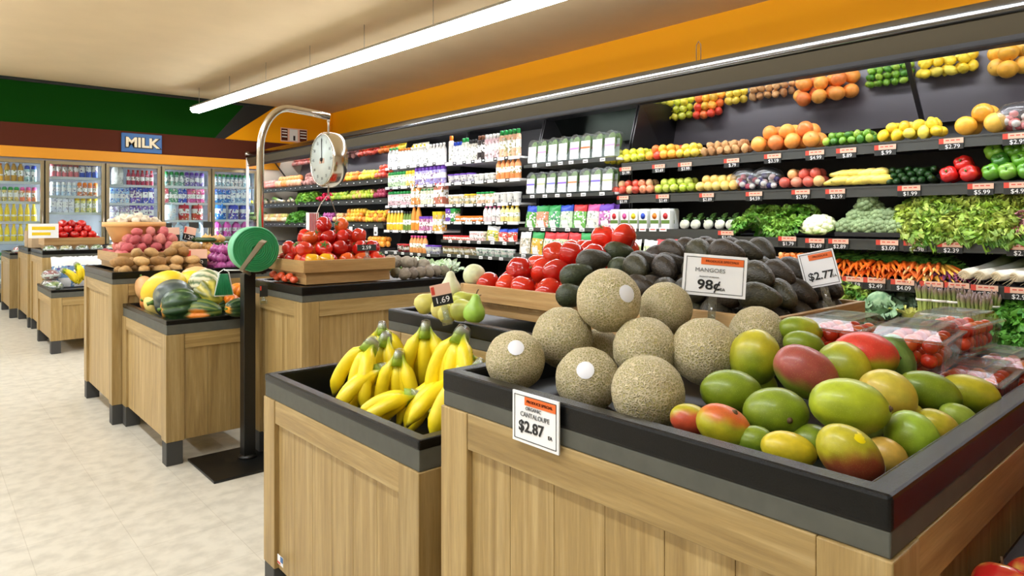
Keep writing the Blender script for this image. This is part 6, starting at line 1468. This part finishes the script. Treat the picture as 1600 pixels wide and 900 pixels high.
part(MB().lathe([(.001,.036),(.135,.036),(.135,.038),(.001,.038)],40,M=M_), 'dial', ['dial_white'], r)
k = MB()
for i in range(60):
    a = 2*PI*i/60; L_ = .014 if i % 5 == 0 else .007
    k.box(-.0385,-.0378,-.0006-(.0006 if i % 5 == 0 else 0),.0006+(.0006 if i % 5 == 0 else 0),.13-L_,.13,0,M=Matrix.Rotation(a,4,'X'))
part(k, 'tick_marks', ['ink_grey'], r)
for i in range(12):
    a = 2*PI*i/12
    lettering(str(i*5 if i else 0), .022, 'ink_grey', r, (-.0388,-.103*math.sin(a),.103*math.cos(a)), (PI/2,0,-PI/2), 1, 'numeral')
part(MB().box(-.0392,-.0384,-.028,.028,-.02,.006), 'name_plate', ['card_peach'], r)
part(MB().box(-.042,-.040,-.002,.002,-.02,.115).lathe([(.01,.038),(.01,.046),(.002,.047)],14,M=M_), 'pointer', ['ink'], r)
part(MB().lathe([(.001,.046),(.133,.046)],36,M=M_,caps=False), 'glass', ['dial_glass'], r)
part(MB().tube([(0,0,.148),(0,0,.20),(.0,.006,.212),(0,0,.218),(0,-.006,.21)],.006,8), 'top_hook', ['satin_steel'], r)
k = MB(); zz = -.15
k.tube([(0,0,-.148),(0,0,-.185)], .005, 6)
k.tube([(0,0,-.185),(-.07,-.05,-.24),(-.10,-.07,-.29),(-.10,-.07,-.44)], .0026, 6); k.tube([(0,0,-.185),(.05,.05,-.24),(.08,.07,-.29),(.08,.07,-.44)], .0026, 6)
part(k, 'bail_wire', ['satin_steel'], r)
k = MB(); k.lathe([(.02,-.505),(.10,-.49),(.135,-.45),(.14,-.44),(.132,-.445),(.09,-.483),(.02,-.497)],28); 
# ------------------------------------------------------------------ bag roll on the stand
R0 = at_depth(396,389,3.30)
r = empty('bag_roll', R0, 0, 'green roll of plastic produce bags on the scale post', 'bag roll'); r.rotation_euler = (0,0,rd(-8))
Mx = Matrix.Rotation(PI/2,4,'X')
part(MB().lathe([(.02,-.055),(.106,-.055),(.110,-.05),(.110,.05),(.106,.055)],48,M=Mx,mf=lambda i:0), 'roll', ['green_roll_side'], r)
k = MB()
for i in range(9): k.lathe([(.018+i*.0098,.0552),(.0205+i*.0098,.0565),(.0255+i*.0098,.0565),(.0278+i*.0098,.0552)],48,M=Mx)
part(k, 'roll_end', ['green_roll'], r)
r = empty('roll_bracket', at_depth(391,402,3.24), 0, 'short silver bracket arm across the green bag roll', 'bracket'); r.rotation_euler = (0,0,0)
a_, b2 = at_depth(411,377,3.13)-at_depth(391,402,3.24), at_depth(378,421,3.20)-at_depth(391,402,3.24)
k = MB(); k.tube([a_, b2], [.024,.018], 4, 0, False, flat=.45); k.tube([b2, at_depth(391,428,3.38)-at_depth(391,402,3.24)], .010, 8); part(k, 'arm', ['satin_steel'], r)
g0 = at_depth(350,445,3.22)
r = empty('twist_tie_holder', g0, 0, 'bundle of green twist ties hanging in a white holder left of the scale post', 'twist ties'); r.rotation_euler = (0,0,-AL+.38)
k = MB(); w1, w2 = .017, .040
k.prism([(-w1,.052),(w1,.052),(w2,-.048),(-w2,-.048)], 'y', -.012, .012)
for i in range(9): x0 = -w1+ i*w1/4; x2 = -w2+i*w2/4; k.tube([(x0*.9,-.013,.05),(x2*.93,-.0135,-.046)], .0024, 5)
part(k, 'tie_bundle', ['green_ties'], r)
k = MB(); k.tube([(-w2-.002,0,-.052),(w2+.002,0,-.052),(w1+.004,0,.06),(0,0,.075),(-w1-.004,0,.06),(-w2-.002,0,-.052)], .0028, 6); k.tube([(0,0,.07)] + [at_depth(376,424,3.30)-g0 if 0 else Vector((.085,0,.068))], .0035, 6); part(k, 'wire_frame', ['white_plastic'], r)
# ================================================================== camera
cam = bpy.data.cameras.new('camera'); co = bpy.data.objects.new('camera', cam); C.objects.link(co)
co.location = (0,0,H); co.rotation_euler = (PI/2, 0, -AL); cam.sensor_width = 36; cam.lens = 36*FP/1600; cam.shift_y = -(450-HOR)/1600; cam.clip_start = .02; cam.clip_end = 60
sc_ = bpy.context.scene; sc_.camera = co
w_ = bpy.data.worlds.new('world'); sc_.world = w_; w_.use_nodes = True; w_.node_tree.nodes['Background'].inputs[0].default_value = (.9,.93,1,1); w_.node_tree.nodes['Background'].inputs[1].default_value = .3
vs = sc_.view_settings; vs.view_transform = 'Standard'; vs.look = 'None'; vs.gamma = 1; vs.use_curve_mapping = False; vs.exposure = 0.7
sc_.cycles.max_bounces = 10; sc_.cycles.transparent_max_bounces = 16; sc_.cycles.glossy_bounces = 5; sc_.cycles.diffuse_bounces = 4
